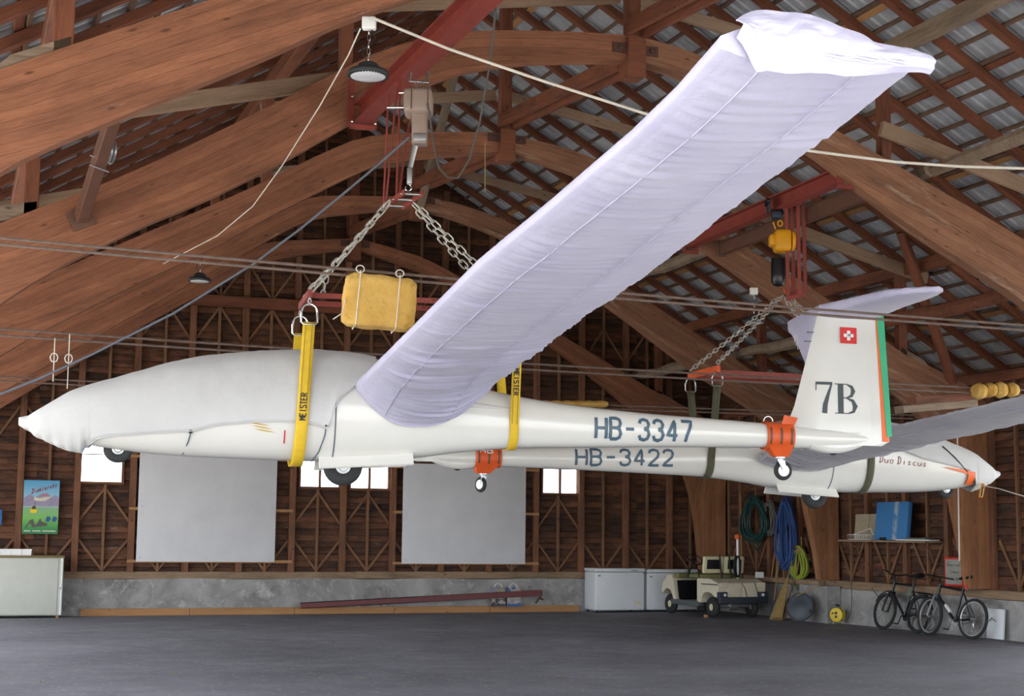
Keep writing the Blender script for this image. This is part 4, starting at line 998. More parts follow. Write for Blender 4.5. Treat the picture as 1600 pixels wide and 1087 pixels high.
for dd in (-.1, .12): beam('foot_bar', atd(1229, 464-dd*30, dC+dd), atd(1258, 457-dd*30, dC+dd), .03, .06, STEEL_R, hf)
# far glider slings and spreader
trF = .42; sF1, zF1 = FG.loc(1121, 600, trF); sF1b, _ = FG.loc(1108, 735, .15); sF2b, _ = FG.loc(1358, 745, .3); sF2 = sF2b
sling(FG, sF1, sF1b, zF1, trF, .105, WEB_D, 'dark webbing sling around the tail boom of the far glider'); sling(FG, sF2, sF2b, zF1, trF, .105, WEB_D, 'dark webbing sling around the cockpit of the far glider')
zS = zF1+.22; sf = thing('spreader_frame', FG.W((0, 0, zS)), 'red and orange spreader frame partly behind the 7B fin', 'lifting frame')
for sg in (1, -1): beam('long_bar', FG.W((sF1+.02, sg*.2, zS-.05)), FG.W((sF2, sg*.2, zS-.05)), .04, .1, STEEL_R, sf)
beam('cross_bar', FG.W((sF1, -.46, zS-.02)), FG.W((sF1, .46, zS-.02)), .05, .09, VINYL, sf); beam('cross_bar', FG.W((sF2, -.46, zS-.02)), FG.W((sF2, .46, zS-.02)), .05, .09, STEEL_R, sf)
hk = atd(1224, 463, dC)
for s, sg, lab in ((sF1, 1, 'thin chain from the yellow hoist to the orange bar, nearer strand'), (sF1, -1, 'thin chain from the yellow hoist to the orange bar, farther strand'), (sF2, 1, 'thin chain behind the 7B fin, nearer strand'), (sF2, -1, 'thin chain behind the 7B fin, farther strand')):
    chain('hoist_chain', hk+FG.out*(.06*sg)+FG.aft*(.05 if s == sF1 else -.05), FG.W((s, sg*.42, zS+.06)), None, .09, .008, label=lab, grp='hoist chains')
# tail dollies
def dolly(g, s0, s1, lab, word, dark):
    t = thing('tail_dolly', g.W(((s0+s1)/2, 0, -.5)), lab, 'tail dolly', 'tail dollies')
    m = MB(); m.loft([[V(g.W(fpt(lerp(s0, s1, k/6), 2*PI*j/32, .012))) for j in range(32)] for k in range(7)], True); o = m.build('cuff', VINYL, t); md = o.modifiers.new('thickness', 'SOLIDIFY'); md.thickness = .006; md.offset = 1
    for f in (.12, .5, .88):
        s = lerp(s0, s1, f); m = MB(); m.grid(lambda u, v: V(g.W(fpt(s-.012+.024*u, 1.05+1.15*v, .022))), 2, 8); put(m, 'strap_print', BROWN_ST, o, .002)
    m = MB(); p = lambda f, tt, z: g.W((lerp(s0, s1, f), tt, z))
    rg = []
    for z, a, b, w in ((-.25, .05, .95, .11), (-.31, .2, .95, .075), (-.36, .35, .9, .05), (-.375, .4, .85, .045)): rg.append([p(a, w, z), p(b, w, z), p(b, -w, z), p(a, -w, z)])
    m.loft(rg, True, True); m.build('saddle', VINYL, t)
    m = MB(); m.lathe(p(.62, 0, -.375), -UP, [(0, .05), (.015, .05), (.02, .03), (.04, .03)], 12)
    for sg in (1, -1):
        a = p(.62, sg*.035, -.41); b = p(.62, sg*.035, -.51)+g.aft*.03; m.prism([a-g.aft*.045, a+g.aft*.035, b+g.aft*.025, b-g.aft*.015], g.out*sg*.006)
    m.build('castor_fork', ALU, t); c = p(.62, 0, -.515)+g.aft*.03
    wv = g.out if not dark else (g.out*.45+g.aft*.9)
    w_ = tyre(MB(), c, wv, .1, .028).build('castor_wheel', RUBBER, t); MB().lathe(c-V(wv).normalized()*.03, wv, [(0, .02), (.004, .06), (.03, .065), (.056, .06), (.06, .02)], 16).build('castor_hub', ALU, w_)
    m = MB(); cc = p(.2, 0, smooth_interp(TOP, s0)+.02); m.tube([cc+g.aft*(.05*math.cos(a))+g.up*(.05*math.sin(a)) for a in [PI*k/10 for k in range(11)]], .006, 6); m.build('lifting_eye', CHROME, t)
    if not dark:
        d1 = s1; m = MB(); m.grid(lambda u, v: V(g.W((lambda s, z: (s, lerp(fside(s, min(z, -.05), .02), .085, min(1, max(0, (z+.05)/.12))), z))(d1-.13+.15*u+.03*v, -.05+.1*v*(1-.25*u)))), 4, 4); put(m, 'fin_flap', VINYL, t, .006)
    else: put_text('HB', lambda x, y: g.W((s1-.05-x, fside(s1-.05-x, -.12+y, .024), -.12+y)), .06, .07, .03, .012, 'dolly_letter', WHITE, o)
    return t
d0, _ = NG.loc(1199, 680, .12); d1, _ = NG.loc(1241, 680, .1)
dolly(NG, d0, d1, 'orange tail dolly with castor under the 7B fin', '', False)
d0, _ = FG.loc(785, 715, .14); d1, _ = FG.loc(745, 715, .14)
dolly(FG, d0, d1, 'orange tail dolly with castor under the far tail boom', 'HB', True)
# wire ropes tying the frames
def cable(name, pts, r, mat, lab, cat='cable', grp=None, seg=6):
    return tag(MB().tube(pts, r, seg).build(name, mat), lab, cat, grp)
for Y, zl, zr_, gap, r, w in ((12.38, 3.87, 3.72, .05, .0125, 'nearest'), (17.18, 3.75, 3.65, .07, .0135, 'middle'), (21.97, 3.68, 3.68, .06, .012, 'farthest')):
    for k, nm in ((0, 'upper'), (1, 'lower')):
        pts = [V((lerp(.2, 15.2, i/24), Y, lerp(zl, zr_, i/24)-k*gap-.05*math.sin(PI*i/24))) for i in range(25)]
        cable('tie_cable', pts, r, ROPE_S, '%s rusty wire rope of the %s pair stretched across the hall' % (nm, w), 'cable', 'tie cables')
# foam on the ropes
def lumpy(m, c, size, rot, seed, amp=.03, n=10):
    x, y, z = (q/2 for q in size); c = V(c)
    bm = bmesh.new(); bmesh.ops.create_cube(bm, size=2); bmesh.ops.subdivide_edges(bm, edges=bm.edges[:], cuts=n, use_grid_fill=True)
    vs = []
    for v in bm.verts:
        p = v.co.copy(); q = V((p.x/max(1, 1), p.y, p.z)); k = 1-.10*(max(0, abs(p.x)-.8)*max(0, abs(p.z)-.8)+max(0, abs(p.y)-.8)*max(0, abs(p.z)-.8)+max(0, abs(p.x)-.8)*max(0, abs(p.y)-.8))/.04
        p = V((p.x*x, p.y*y, p.z*z))*k; nn = noise.noise(p*6+V((seed, 0, 0)))*amp+noise.noise(p*17+V((seed, 3, 0)))*amp*.4; d = V((q.x**3, q.y**3, q.z**3)).normalized(); vs.append(c+rot@(p+d*nn))
    m.add(vs, [[v.index for v in f.verts] for f in bm.faces]); bm.free(); return m
cA = hit(592, 473, 1, 12.3); wA = (hit(648, 470, 1, 12.3)-hit(535, 470, 1, 12.3)).x; k_ = 12.3/17.0
RyA = Matrix.Rotation(.07, 3, 'Y')@Matrix.Rotation(-.15, 3, 'Z')
ft = thing('foam_block', cA-UP*.22, 'yellow foam block tied with string, hanging on wire ropes behind the wing', 'foam', None)
lumpy(MB(), cA, (wA*.95, .3, .43), RyA, 1, .016, 12).build('block', FOAM, ft, angle=70)
for dx in (-.19, .14):
    pts = [(-.162, -.222), (-.162, .222), (.162, .222), (.162, -.222)]; m = MB()
    m.tube([cA+RyA@V((dx+.01*math.sin(k*3), y, z)) for k, (y, z) in enumerate(pts)], .0045, 6, closed=True); cc = cA+RyA@V((dx, -.12, .235)); m.tube([cc+V((.035*math.cos(t), 0, .03*math.sin(t)+.01)) for t in [2*PI*k/12 for k in range(12)]], .005, 5, closed=True); m.build('string', ROPE_W, ft)
m = MB(); m.tube([cA+RyA@V((-.29, -.13, -.02)), cA+V((-.35, -.14, -.13)), cA+V((-.42, -.14, -.18))], .005, 5); m.build('string', ROPE_W, ft)
ft = thing('foam_wrap', hit(1555, 620, 1, 17.1), 'row of yellow foam pads wrapped on wire ropes above the grey wing', 'foam')
for k, (x, y) in enumerate(((1530, 611), (1546, 609), (1562, 609), (1580, 609))):
    c = hit(x, y, 1, 17.1); m = MB(); m.loft([[c+V((lerp(-.075, .075, i/6), (.12-.03*abs(i-3)/3)*math.cos(t)*(1+.08*math.sin(3*t+k)), (.115-.03*abs(i-3)/3)*math.sin(t)*(1-.1*(k % 2)))) for t in [2*PI*j/16 for j in range(16)]] for i in range(7)], True, True); m.build('foam_pad', FOAM, ft)
ft = thing('foam_wrap', hit(893, 632, 1, 21.9), 'flat yellow foam pads on wire ropes just above the tail boom', 'foam')
for k in range(6):
    c = hit(852+17*k, 631, 1, 21.9); m = MB(); m.loft([[c+V((lerp(-.105, .105, i/6), .1*math.cos(t), (.06-.015*abs(i-3)/3)*math.sin(t))) for t in [2*PI*j/14 for j in range(14)]] for i in range(7)], True, True); m.build('foam_pad', FOAM, ft)
# lamps
LENS = NT('lamp_lens').set(lin('#dcdde2'), .25, 0, Coat_Weight=.5); LDARK = plain('dark_lamp_body', '#33373a', .5, .3)
def lamp(x, y, xb, yb, dist, R, lab):
    c = atd(x, y, dist); b = atd(xb, yb, dist); b.x, b.y = c.x, c.y; t = thing('pendant_lamp', c, lab, 'lamp', 'high-bay lamps')
    m = MB(); m.lathe(c, UP, [(0, R*.98), (.012, R), (.03, R), (.05, R*.9), (.06, R*.55), (.10, R*.5), (.12, R*.3), (.125, .02)], 36); bd = m.build('lamp_body', LDARK, t)
    m = MB(); m.lathe(c-UP*.012, UP, [(0, R*.2), (.0, R*.78), (.004, R*.84), (.014, R*.86)], 32); ln = m.build('lens', LENS, t)
    m = MB()
    for k in range(40): a = 2*PI*k/40; m.box(c+V((math.cos(a)*R*.93, math.sin(a)*R*.93, -.003)), (R*.12, .006, .012), Matrix.Rotation(a, 3, 'Z'))
    m.build('cooling_fins', LDARK, bd, smooth=False)
    m = MB(); zz = c.z+.13; n = max(3, int((b.z-zz)/.06))
    for k in range(n): m.tube([V((c.x, c.y, zz+(b.z-zz)*(k+.5)/n))+((RH if k % 2 else FH)*(.012*math.cos(q))+UP*(.036*math.sin(q))) for q in [2*PI*j/8 for j in range(8)]], .0035, 5, closed=True)
    m.build('hanging_chain', CHROME, t)
    m = MB(); m.tube([V((c.x, c.y, c.z+.12))]+[V((c.x, c.y, lerp(c.z+.15, b.z, k/6)))+RH*(-.06*math.sin(k*1.1)) for k in range(1, 6)]+[b], .005, 5); m.build('lamp_cord', BLACK, t)
    m = MB(); m.rbox(b+UP*.03, (.12, .08, .11), .015, Rw); m.build('junction_box', WHITE, t)
lamp(575, 119, 573, 42, 12.7, .175, 'round pendant lamp on a chain beside the red winch beam'); lamp(312, 439, 311, 388, 22.6, .165, 'small round pendant lamp hanging above the near glider nose'); lamp(1178, 504, 1183, 458, 23.0, .165, 'round pendant lamp half hidden beside the tailplane cover')
# ropes and cords
pw = [atd(580, 27, 12.6), atd(700, 76, 12.7), atd(850, 127, 12.8), atd(1010, 178, 12.9), atd(1245, 233, 13.2), atd(1400, 253, 13.4), atd(1500, 260, 13.5), atd(1600, 263, 13.6), atd(1760, 262, 13.8)]
cable('rope', pw, .013, ROPE_W, 'white rope stretched from the lamp box behind the wing to the right', 'rope', None, 8)
cable('rope', [atd(563, 45, 12.7), atd(545, 85, 13.2), atd(500, 165, 14.5), atd(440, 260, 16.5), atd(395, 322, 18), atd(340, 368, 19.8), atd(255, 412, 21.6)], .007, ROPE_W, 'thin slack rope sagging from the lamp box to the left', 'rope')
cable('power_cable', [atd(640, 214, 14.7), atd(590, 258, 14.8), atd(530, 308, 15), atd(470, 357, 15.2), atd(395, 413, 15.4), atd(270, 490, 15.6), atd(143, 554, 15.7), atd(60, 592, 15.7), atd(-30, 628, 15.7)], .013, ROPE_B, 'blue-grey power cable running from the winch down to the left', 'cable', None, 8)
cable('power_cable', [atd(777, -20, 13.5), atd(772, 40, 13.7), atd(765, 102, 14), atd(750, 190, 14.3), atd(734, 248, 14.5), atd(716, 278, 14.6), atd(700, 277, 14.7), atd(686, 262, 14.7), atd(676, 218, 14.7), atd(671, 175, 14.6), atd(668, 162, 14.55)], .011, ROPE_D, 'dark power cable looping down beside the winch', 'cable', None, 8)
cable('hanging_string', [hit(758, 222, 1, 21.5), hit(758, 300, 1, 21.5)], .007, plain('tan_string', '#b39a68', .8), 'thin tan string hanging straight down below the second arch', 'string')
for x, y0, y1, lab in ((86, 528, 596, 'short string dangling from the wire ropes above the glider nose, outer one'), (109, 522, 607, 'knotted string dangling from the wire ropes above the glider nose, inner one')):
    a, b = hit(x, y0, 1, 17.1), hit(x-2, y1, 1, 17.1); b.x = a.x
    m = MB(); m.tube([a, lerp(a, b, .45), b], .006, 5); m.tube([lerp(a, b, .45)+V((.04*math.cos(t), 0, .05*math.sin(t))) for t in [2*PI*k/8 for k in range(8)]], .007, 5, closed=True); tag(m.build('hanging_string', ROPE_W), lab, 'string')
# brown steel strut with pulley at the left, brown steel purlin at the right
st = thing('steel_strut', hit(127, 342, 1, 17.2), 'brown square steel strut standing on the arch at upper left', 'strut')
a, b = hit(127, 340, 1, 17.15), hit(181, 170, 1, 15.2)
beam('tube', a, b, .13, .13, BROWN_ST, st, up=V((1, .6, 0))); MB().box(a+V((0, .04, .0)), (.26, .02, .22), Matrix.Rotation(-.45, 3, 'Y')).build('foot_plate', BROWN_ST, st, smooth=False)
c = lerp(a, b, .53); m = MB()
for dz in (-.05, .05): m.tube([c+V((-.1, -.1, dz)), c+V((.1, -.1, dz-.06))], .01, 6); 
m.build('clamp_bolt', CHROME, st)
pc = atd(172, 236, 16.0); pt = thing('rope_pulley', pc, 'grey cable pulley wheel beside the brown steel strut', 'pulley')
m = MB(); ax = (FH*.5+RH*.8); m.lathe(pc, ax, [(-.03, .02), (-.03, .14), (-.012, .145), (0, .12), (.012, .145), (.03, .14), (.03, .02)], 24); m.build('sheave', ALU, pt); MB().tube([pc, pc-UP*.3-RH*.12], .02, 6).build('arm', RAFTER, pt)
pb = thing('steel_purlin', hit(1240, 345, 1, 19.6), 'dark brown steel purlin between two worn arches', 'steel beam')
a, b = hit(1360, 298, 1, 17.45), hit(1128, 388, 1, 21.9); beam('channel', a+UP*.0, b, .1, .22, BROWN_ST, pb); beam('end_plate', b+V((0, -.02, 0)), b+V((0, .04, 0)), .14, .26, BROWN_ST, pb)
a, b = hit(1489, 598, 1, 22.0), hitp(1408, 362, V((XA, 0, ZR)), V((SL, 0, 1))); beam('raking_strut', a, b, .14, .12, RAFTER, rf_)
# stored planks on the ties behind the grey wing
for k, (p0, p1, zz) in enumerate((((1424, 626), (1535, 617), 0), ((1405, 640), (1520, 630), .0))):
    a, b = hit(*p0, 1, 17.4+.3*k), hit(*p1, 1, 17.5+.3*k); tag(beam('stored_timber', a, b, .2, .1, RAFTER if k == 0 else LOG), ['dark red timber stored on the ties above the grey wing', 'weathered timber stored just below the dark red one'][k], 'timber')
# far nose: lashing, clip and ropes
m = MB(); q = [(1472, 697), (1490, 715), (1510, 736), (1528, 752)]; pp = []
for x, y in q: s, z = FG.loc(x, y, .3); pp.append(FG.W((s, fside(max(-3.58, s), min(.9, z), .035), z)))
m.tube(pp, .009, 6); m.build('lashing_strap', BLACK, fcf)
c = FG.W((FG.loc(1534, 766, .2)[0], .2, FG.loc(1534, 766, .2)[1])); t = thing('spring_clamp', c, 'yellow and black clip hanging under the far glider nose', 'clip')
MB().rbox(c, (.05, .05, .2), .012, Rw@Matrix.Rotation(.2, 3, 'Y')).build('body', YEL_H, t); MB().rbox(c-FH*.026, (.025, .02, .17), .008, Rw@Matrix.Rotation(.2, 3, 'Y')).build('grip', BLACK, t)
cable('rope', [c+V((0, 0, .07)), atd(1560, 763, 20.0), atd(1600, 775, 19), atd(1700, 800, 18)], .007, ROPE_W, 'thin white rope leading right from the far glider nose', 'rope')
a = hit(1496, 690, 1, 21.6); cable('rope', [a+UP*.35, a, hit(1499, 876, 1, 21.6)*1.0], .014, ROPE_W, 'white rope hanging plumb in front of the timber post', 'rope')

# ------------------------------------------------------------------ things along the back wall
BOARD = NT('white_board'); _co = BOARD.coord('Object', rand=False); BOARD = BOARD.set(BOARD.ramp(BOARD.noise(_co, 1.5, 5), [(.3, lin('#dcdcdf')), (.7, lin('#e8e8ea'))]), .55)
FREEZ = plain('white_enamel', '#e6eaed', .3, 0, .03); CREAM = plain('cream_plastic', '#e4dcb4', .45, 0, .06); BEIGE_C = plain('cart_cream_body', '#e0d6bd', .4, 0, .06); OLIVE = plain('olive_vinyl', '#7c7a4c', .6)
DKBLUE = plain('dark_blue_grey_plastic', '#343a44', .5); SLATEP = plain('slate_sill', '#5a605f', .55)
for k, (x0, x1, z0, z1, lab) in enumerate(((3.59, 6.41, .975, 3.2, 'large white board on wall rails below the near glider nose'), (9.15, 11.97, .955, 3.1, 'large white board on wall rails below the far glider tail'))):
    t = thing('wall_board', ((x0+x1)/2, YB-.2, z0), lab, 'board', 'white wall boards')
    bo = MB().rbox(((x0+x1)/2, YB-.205, (z0+z1)/2), (x1-x0, .018, z1-z0), .006).build('panel', BOARD, t)
    for i in range(3):
        for j in range(3): MB().lathe((lerp(x0+.08, x1-.08, i/2), YB-.213, lerp(z0+.08, z1-.08, j/2)), (0, -1, 0), [(0, .012), (.003, .01)], 8).build('screw', ALU, bo)
bb_ = thing('baseboard_back', (8, YB-.25, 0), 'pale timber kick board lying along the foot of the concrete', 'baseboard', kind='structure')
x = 2.55
while x < 13.2:
    L = min(2.15, 13.25-x); z0 = floor_z(x, 31.9); beam('plank', (x, YB-.22, z0+.07), (x+L-.01, YB-.22+.01*math.sin(x), floor_z(x+L, 31.9)+.07), .05, .14, FRESH, bb_); x += L
ch = thing('steel_channel', hit(470, 946, 1, 31.75), 'long dark red steel channel leaning along the concrete base', 'steel channel')
a, b = hit(470, 946, 1, 31.72), hit(846, 926, 1, 31.72); MAROON = plain('maroon_paint', '#6d3234', .5, 0, .1)
d = (b-a).normalized(); pu = V((-d.z, 0, d.x))
m = MB(); m.prism([a-pu*.06, b-pu*.065, b+pu*.065, a+pu*.06], (0, .012, 0)); m.prism([a-pu*.06, b-pu*.065, b-pu*.053, a-pu*.048], (0, .06, 0)); m.prism([a+pu*.048, b+pu*.053, b+pu*.065, a+pu*.06], (0, .06, 0)); m.build('channel', MAROON, ch, smooth=False)
m = MB(); m.tube([b+V((.02, .03, .05)), b+V((.0, .03, -.06)), b+V((-.12, .03, -.22))], .022, 8); m.tube([b+V((-.05, .03, -.1)), b+V((.05, .03, -.15))], .018, 8); m.build('prop_foot', RUST_PLATE, ch)
def print_mat(name, cols, scale):
    t = NT(name); co = t.coord('Object', rand=False); n = t.noise(co, scale, 2, .5, .5); st = [(.3+.4*i/(len(cols)-1), lin(c)) for i, c in enumerate(cols)]; return t.set(t.ramp(n, st, 'CONSTANT'), .4)
for k, (x0, lab, cols) in enumerate(((766, 'printed carrier bag with dark edge behind the steel channel', ['#26282f', '#a59886', '#8a86a8', '#c0aa95']), (790, 'printed carrier bag with blue corner behind the steel channel', ['#8d8a8c', '#b3a79b', '#3f67a5', '#c4beb8']))):
    p, q = hit(x0+1, 947, 1, 31.84), hit(x0+22.5, 947, 1, 31.84); t = thing('carrier_bag', (p+q)/2, lab, 'bag', 'carrier bags'); w_ = (q-p).length; h_ = .42
    c = (p+q)/2
    m = MB(); m.loft([[c+V((sx*w_/2*s, sy*.06*s2, z)) for sx, sy in ((-1, -1), (1, -1), (1, 1), (-1, 1))] for z, s, s2 in ((0, 1, 1), (.2, 1, 1.05), (h_*.9, .98, .5), (h_, .96, .2))], True, True); m.build('bag_body', print_mat('bag_print_%d' % k, cols, 9), t)
    for sy in (-.03, .03): MB().tube([c+V((.09*math.cos(a), sy, h_-.02+.09*math.sin(a))) for a in [PI*i/8 for i in range(9)]], .006, 6).build('handle', WHITE, t)
    MB().box(c+V((0, -.063, .03)), (w_*.96, .004, .05)).build('print_strip', DKBLUE if k == 0 else plain('blue_print', '#2d5fa0', .5), t, smooth=False)
# cabinet at the left edge with a tray, poster above it
fr_ = V((2.1, 31.4, 0)); cx1 = hit(99, 900, 1, fr_.y).x; ztop = hit(60, 871, 1, fr_.y).z; cb = thing('low_cabinet', (cx1-1.0, fr_.y+.2, floor_z(1, 31.5)), 'pale low cabinet with wooden top below the mountain poster', 'cabinet'); z0 = floor_z(1, 31.5)+.05
PALEC = plain('pale_grey_laminate', '#c6c8bd', .35, 0, .04); yd = YB-.16-fr_.y
MB().rbox((cx1-1.0, fr_.y+yd/2, (z0+ztop)/2), (2.0, yd-.03, ztop-z0), .006).build('body', PALEC, cb)
dr = MB().rbox((cx1-1.04, fr_.y+.008, (z0+ztop)/2), (1.88, .02, ztop-z0-.03), .008).build('door', PALEC, cb)
MB().rbox((cx1-.03, fr_.y+.005, (z0+ztop)/2), (.03, .03, ztop-z0-.02), .005).build('edge_trim', WHITE, cb); MB().rbox((cx1-.05, fr_.y-.012, (z0+ztop)/2), (.02, .02, .1), .005).build('handle', CHROME, cb)
MB().rbox((cx1-1.0, fr_.y+yd/2, ztop+.02), (2.02, yd+.02, .045), .006).build('worktop', plain('brown_worktop', '#7a6a45', .6), cb)
for dx in (-.08, -1.9): MB().box((cx1+dx, fr_.y+.08, z0-.03), (.05, .05, .07)).build('foot', FRESH, cb, smooth=False)
tx1 = hit(50, 860, 1, fr_.y+.1).x; zt = ztop+.043; t = thing('plastic_tray', (tx1-.4, fr_.y+.15, zt), 'white ribbed plastic tray on the pale cabinet', 'tray')
m = MB(); m.loft([[V((tx1-.4+sx*.4*s, fr_.y+.16+sy*.12*s, zt+z)) for sx, sy in ((-1, -1), (1, -1), (1, 1), (-1, 1))] for z, s in ((0, .93), (.12, 1), (.12, .97), (.01, .9))], True, True); m.build('tray_body', WHITE, t, smooth=False)
for k in range(5): MB().box((tx1-.78+.19*k, fr_.y+.042, zt+.06), (.012, .012, .11)).build('rib', WHITE, t, smooth=False)
po = thing('poster', (1.71, YB-.16, 1.51), 'mountain travel poster with a yellow cable car on the plank wall', 'poster')
def pq(u, v, o=0): return V((1.37+.68*u, YB-.165-o, 1.51+1.06*v))
def sheet(name, poly, mat, o):
    m = MB(); m.prism([pq(u, v, o) for u, v in poly], (0, .0015, 0)); return m.build(name, mat, po, smooth=False)
def grad(name, stops):
    t = NT(name); sp_ = t.new('ShaderNodeSeparateXYZ'); tc = t.new('ShaderNodeTexCoord'); t.wire(tc.outputs['Generated'], sp_.inputs[0]); return t.set(t.ramp(sp_.outputs[2], stops), .4)
sheet('paper', [(0, 0), (1, 0), (1, 1), (0, 1)], grad('poster_print', [(0, lin('#2f7a4a')), (.12, lin('#3f9a4d')), (.3, lin('#7fc25a')), (.48, lin('#86b88a')), (.53, lin('#b9b6cf')), (.72, lin('#8fc3dc')), (1, lin('#4fa3cf'))]), 0)
sheet('mountains', [(0, .52), (1, .52), (1, .68), (.88, .73), (.78, .68), (.66, .76), (.48, .74), (.33, .68), (.18, .74), (0, .66)], plain('mauve_print', '#9d95ad', .5), .002)
sheet('summit', [(.46, .7), (.75, .71), (.66, .765), (.5, .745)], plain('rose_print', '#b07f94', .5), .003); sheet('snow', [(.3, .62), (.6, .61), (.8, .7), (.6, .69), (.45, .66), (.3, .69)], plain('snow_print', '#dcd5bd', .5), .0035)
sheet('cable_car', [(.2, .46), (.4, .46), (.38, .39), (.22, .39)], plain('gondola_yellow', '#f2cf1e', .5), .003); sheet('cable_car_roof', [(.24, .46), (.37, .46), (.35, .52), (.27, .52)], plain('gondola_dark', '#4a4a28', .5), .0032); sheet('cable_car_arm', [(.315, .52), (.325, .52), (.335, .61), (.325, .61)], BLACK, .003)
sheet('reclining_figure', [(.06, .11), (.2, .24), (.14, .23), (.3, .28), (.36, .16), (.42, .2), (.5, .3), (.53, .24), (.6, .22), (.7, .2), (.7, .15), (.4, .13), (.28, .12), (.22, .2), (.1, .11)], plain('figure_print', '#5b5850', .5), .003)
for u in (.72, .9): sheet('flower', [(u-.08, .25), (u, .22), (u+.07, .27), (u+.06, .32), (u-.04, .33)], plain('flower_blue', '#2f5a9a', .5), .003)
t_ = text_mesh('Diablerets', lambda x, y: pq(.22+x*.98, .745+y+x*.2, .004), .085, .055, .018, .016, .25, dict(GLY, a=GLY['o'], b=[[(0, 1), (.1, 0), (.8, .1), (.6, .5), (.1, .4)]], l=[[(.3, 1), (.3, .1), (.8, 0)]], e=[[(.1, .25), (.8, .35), (.5, .5), (.1, .25), (.4, 0), (.9, .1)]], r=[[(.2, 0), (.3, .5), (.8, .45)]], t=[[(.3, .8), (.35, .05), (.8, 0)], [(0, .5), (.8, .5)]]))
o = put(t_, 'title_lettering', plain('title_red', '#a3283a', .5), po, .001); o['kind'] = 'stuff'
for u0, u1 in ((.06, .24), (.29, .52), (.57, .94)): sheet('caption_line', [(u0, .045), (u1, .045), (u1, .065), (u0, .065)], plain('caption_white', '#c9d6c6', .5), .003)
tag(MB().rbox(hit(-3, 808, 1, YB-.2), (.14, .02, .3), .005).build('blue_sign', plain('blue_enamel', '#2a6fb4', .4)), 'blue panel cut off at the left picture edge', 'sign')

# chest freezers
def freezer(pl, pr, h, dep, lab):
    pl, pr = V(pl), V(pr); x = (pr-pl).normalized(); y = V((-x.y, x.x, 0)); z0 = min(pl.z, pr.z)+.05; R = Matrix((x, y, UP)).transposed(); w_ = (pr-pl).length; c = (pl+pr)/2+y*dep/2; c.z = 0
    t = thing('chest_freezer', c+V((0, 0, z0-.05)), lab, 'freezer', 'chest freezers')
    MB().rbox(c+UP*(z0+(h-.09)/2), (w_, dep, h-.09), .02, R).build('cabinet', FREEZ, t)
    ld = MB().rbox(c+UP*(z0+h-.045), (w_+.02, dep+.02, .075), .02, R).build('lid', FREEZ, t)
    MB().rbox(c+UP*(z0+h-.05)-y*(dep/2+.02)+x*(w_*.28), (.14, .03, .02), .006, R).build('handle', ALU, ld)
    MB().box(c+UP*(z0+.16)-y*(dep/2+.002)+x*(w_*.36), (.16, .004, .08), R).build('rating_plate', BEIGE_C, t, smooth=False)
    MB().box(c+UP*(z0+h-.17)-y*(dep/2+.002)-x*(w_*.42), (.06, .004, .03), R).build('badge', GREEN, t, smooth=False)
    for sx in (-1, 1):
        for sy in (-1, 1): MB().lathe(c+UP*z0+x*(sx*(w_/2-.06))+y*(sy*(dep/2-.06)), -UP, [(0, .02), (.03, .02), (.05, .03)], 10).build('foot', BLACK, t)
    return t
p = hit(930, 955, 1, 31.38); q = hit(1007, 955, 1, 31.38); p.z = q.z = floor_z(14, 31.4); h_ = hit(931, 887, 1, p.y).z-p.z-.05
freezer(p, q, h_, .62, 'white chest freezer in the corner, the one fully in view')
p2, q2 = hit(1011, 955, 1, 31.42), hit(1090, 955, 1, 31.42); p2.z = q2.z = floor_z(14, 31.4); freezer(p2, q2, h_-.02, .5, 'white chest freezer half hidden behind the golf cart')

# golf cart
cx = (RH*-.43+FH*.9).normalized(); cy = V((-cx.y, cx.x, 0)); TW = .48; RL = V((15.06, 29.02, 0)); O_ = RL-cy*TW; O_.z = floor_z(O_.x, O_.y); WB = 1.65; RcM = Matrix((cx, cy, UP)).transposed()
def cw(x, y, z): return O_+cx*x+cy*y+UP*z
gc = thing('golf_cart', O_, 'cream golf cart with twin seats parked before the freezers', 'golf cart')
WR = .215
for x in (0, WB):
    for sg in (1, -1):
        c = cw(x, sg*TW, WR+.0); w_ = tyre(MB(), c, cy, WR, .085, 26).build('wheel', RUBBER, gc); MB().lathe(c, cy*sg, [(-.02, .125), (.05, .125), (.06, .11), (.045, .06), (.055, .04), (.06, .005)], 20).build('wheel_rim', CREAM, w_)
m = MB(); prof = [(-.34, .42), (-.32, .7), (-.2, .76), (.3, .8), (.36, .74), (.42, .74), (.42, .42)]
m.prism([cw(x, .58, z) for x, z in [(-.36, .62), (-.34, .72), (-.05, .80), (.42, .80), (.46, .76), (.46, .30), (.30, .30), (.28, .40), (.20, .50), (.05, .53), (-.10, .50), (-.2, .44), (-.34, .43)]], -cy*1.16); m.build('rear_body', BEIGE_C, gc, smooth=False)
for sg in (1, -1): MB().box(cw(-.02, sg*.582, .685), (.62, .006, .02), RcM).build('side_stripe', DKBLUE, gc, smooth=False)
for y in (-.2, .2): MB().rbox(cw(-.365, y*1.0, .565), (.012, .36, .27), .005, RcM).build('rear_panel', BEIGE_C, gc)
for y in (-.46, .46): MB().rbox(cw(-.375, y, .68), (.02, .22, .1), .005, RcM).build('rear_cap', BEIGE_C, gc)
m = MB(); m.rbox(cw(-.40, 0, .37), (.1, 1.2, .13), .015, RcM); m.build('rear_bumper', DKBLUE, gc)
for sg in (1, -1):
    m = MB(); m.rbox(cw(-.38, sg*.5, .48), (.1, .2, .12), .01, RcM); lp = m.build('lamp_cluster', DKBLUE, gc); MB().lathe(cw(-.43, sg*.47, .48), -cx, [(0, .03), (.02, .03), (.025, .01)], 12).build('reversing_light', WHITE, lp)
    MB().rbox(cw(.95, sg*.54, .27), (1.1, .1, .11), .015, RcM).build('side_sill', SLATEP, gc)
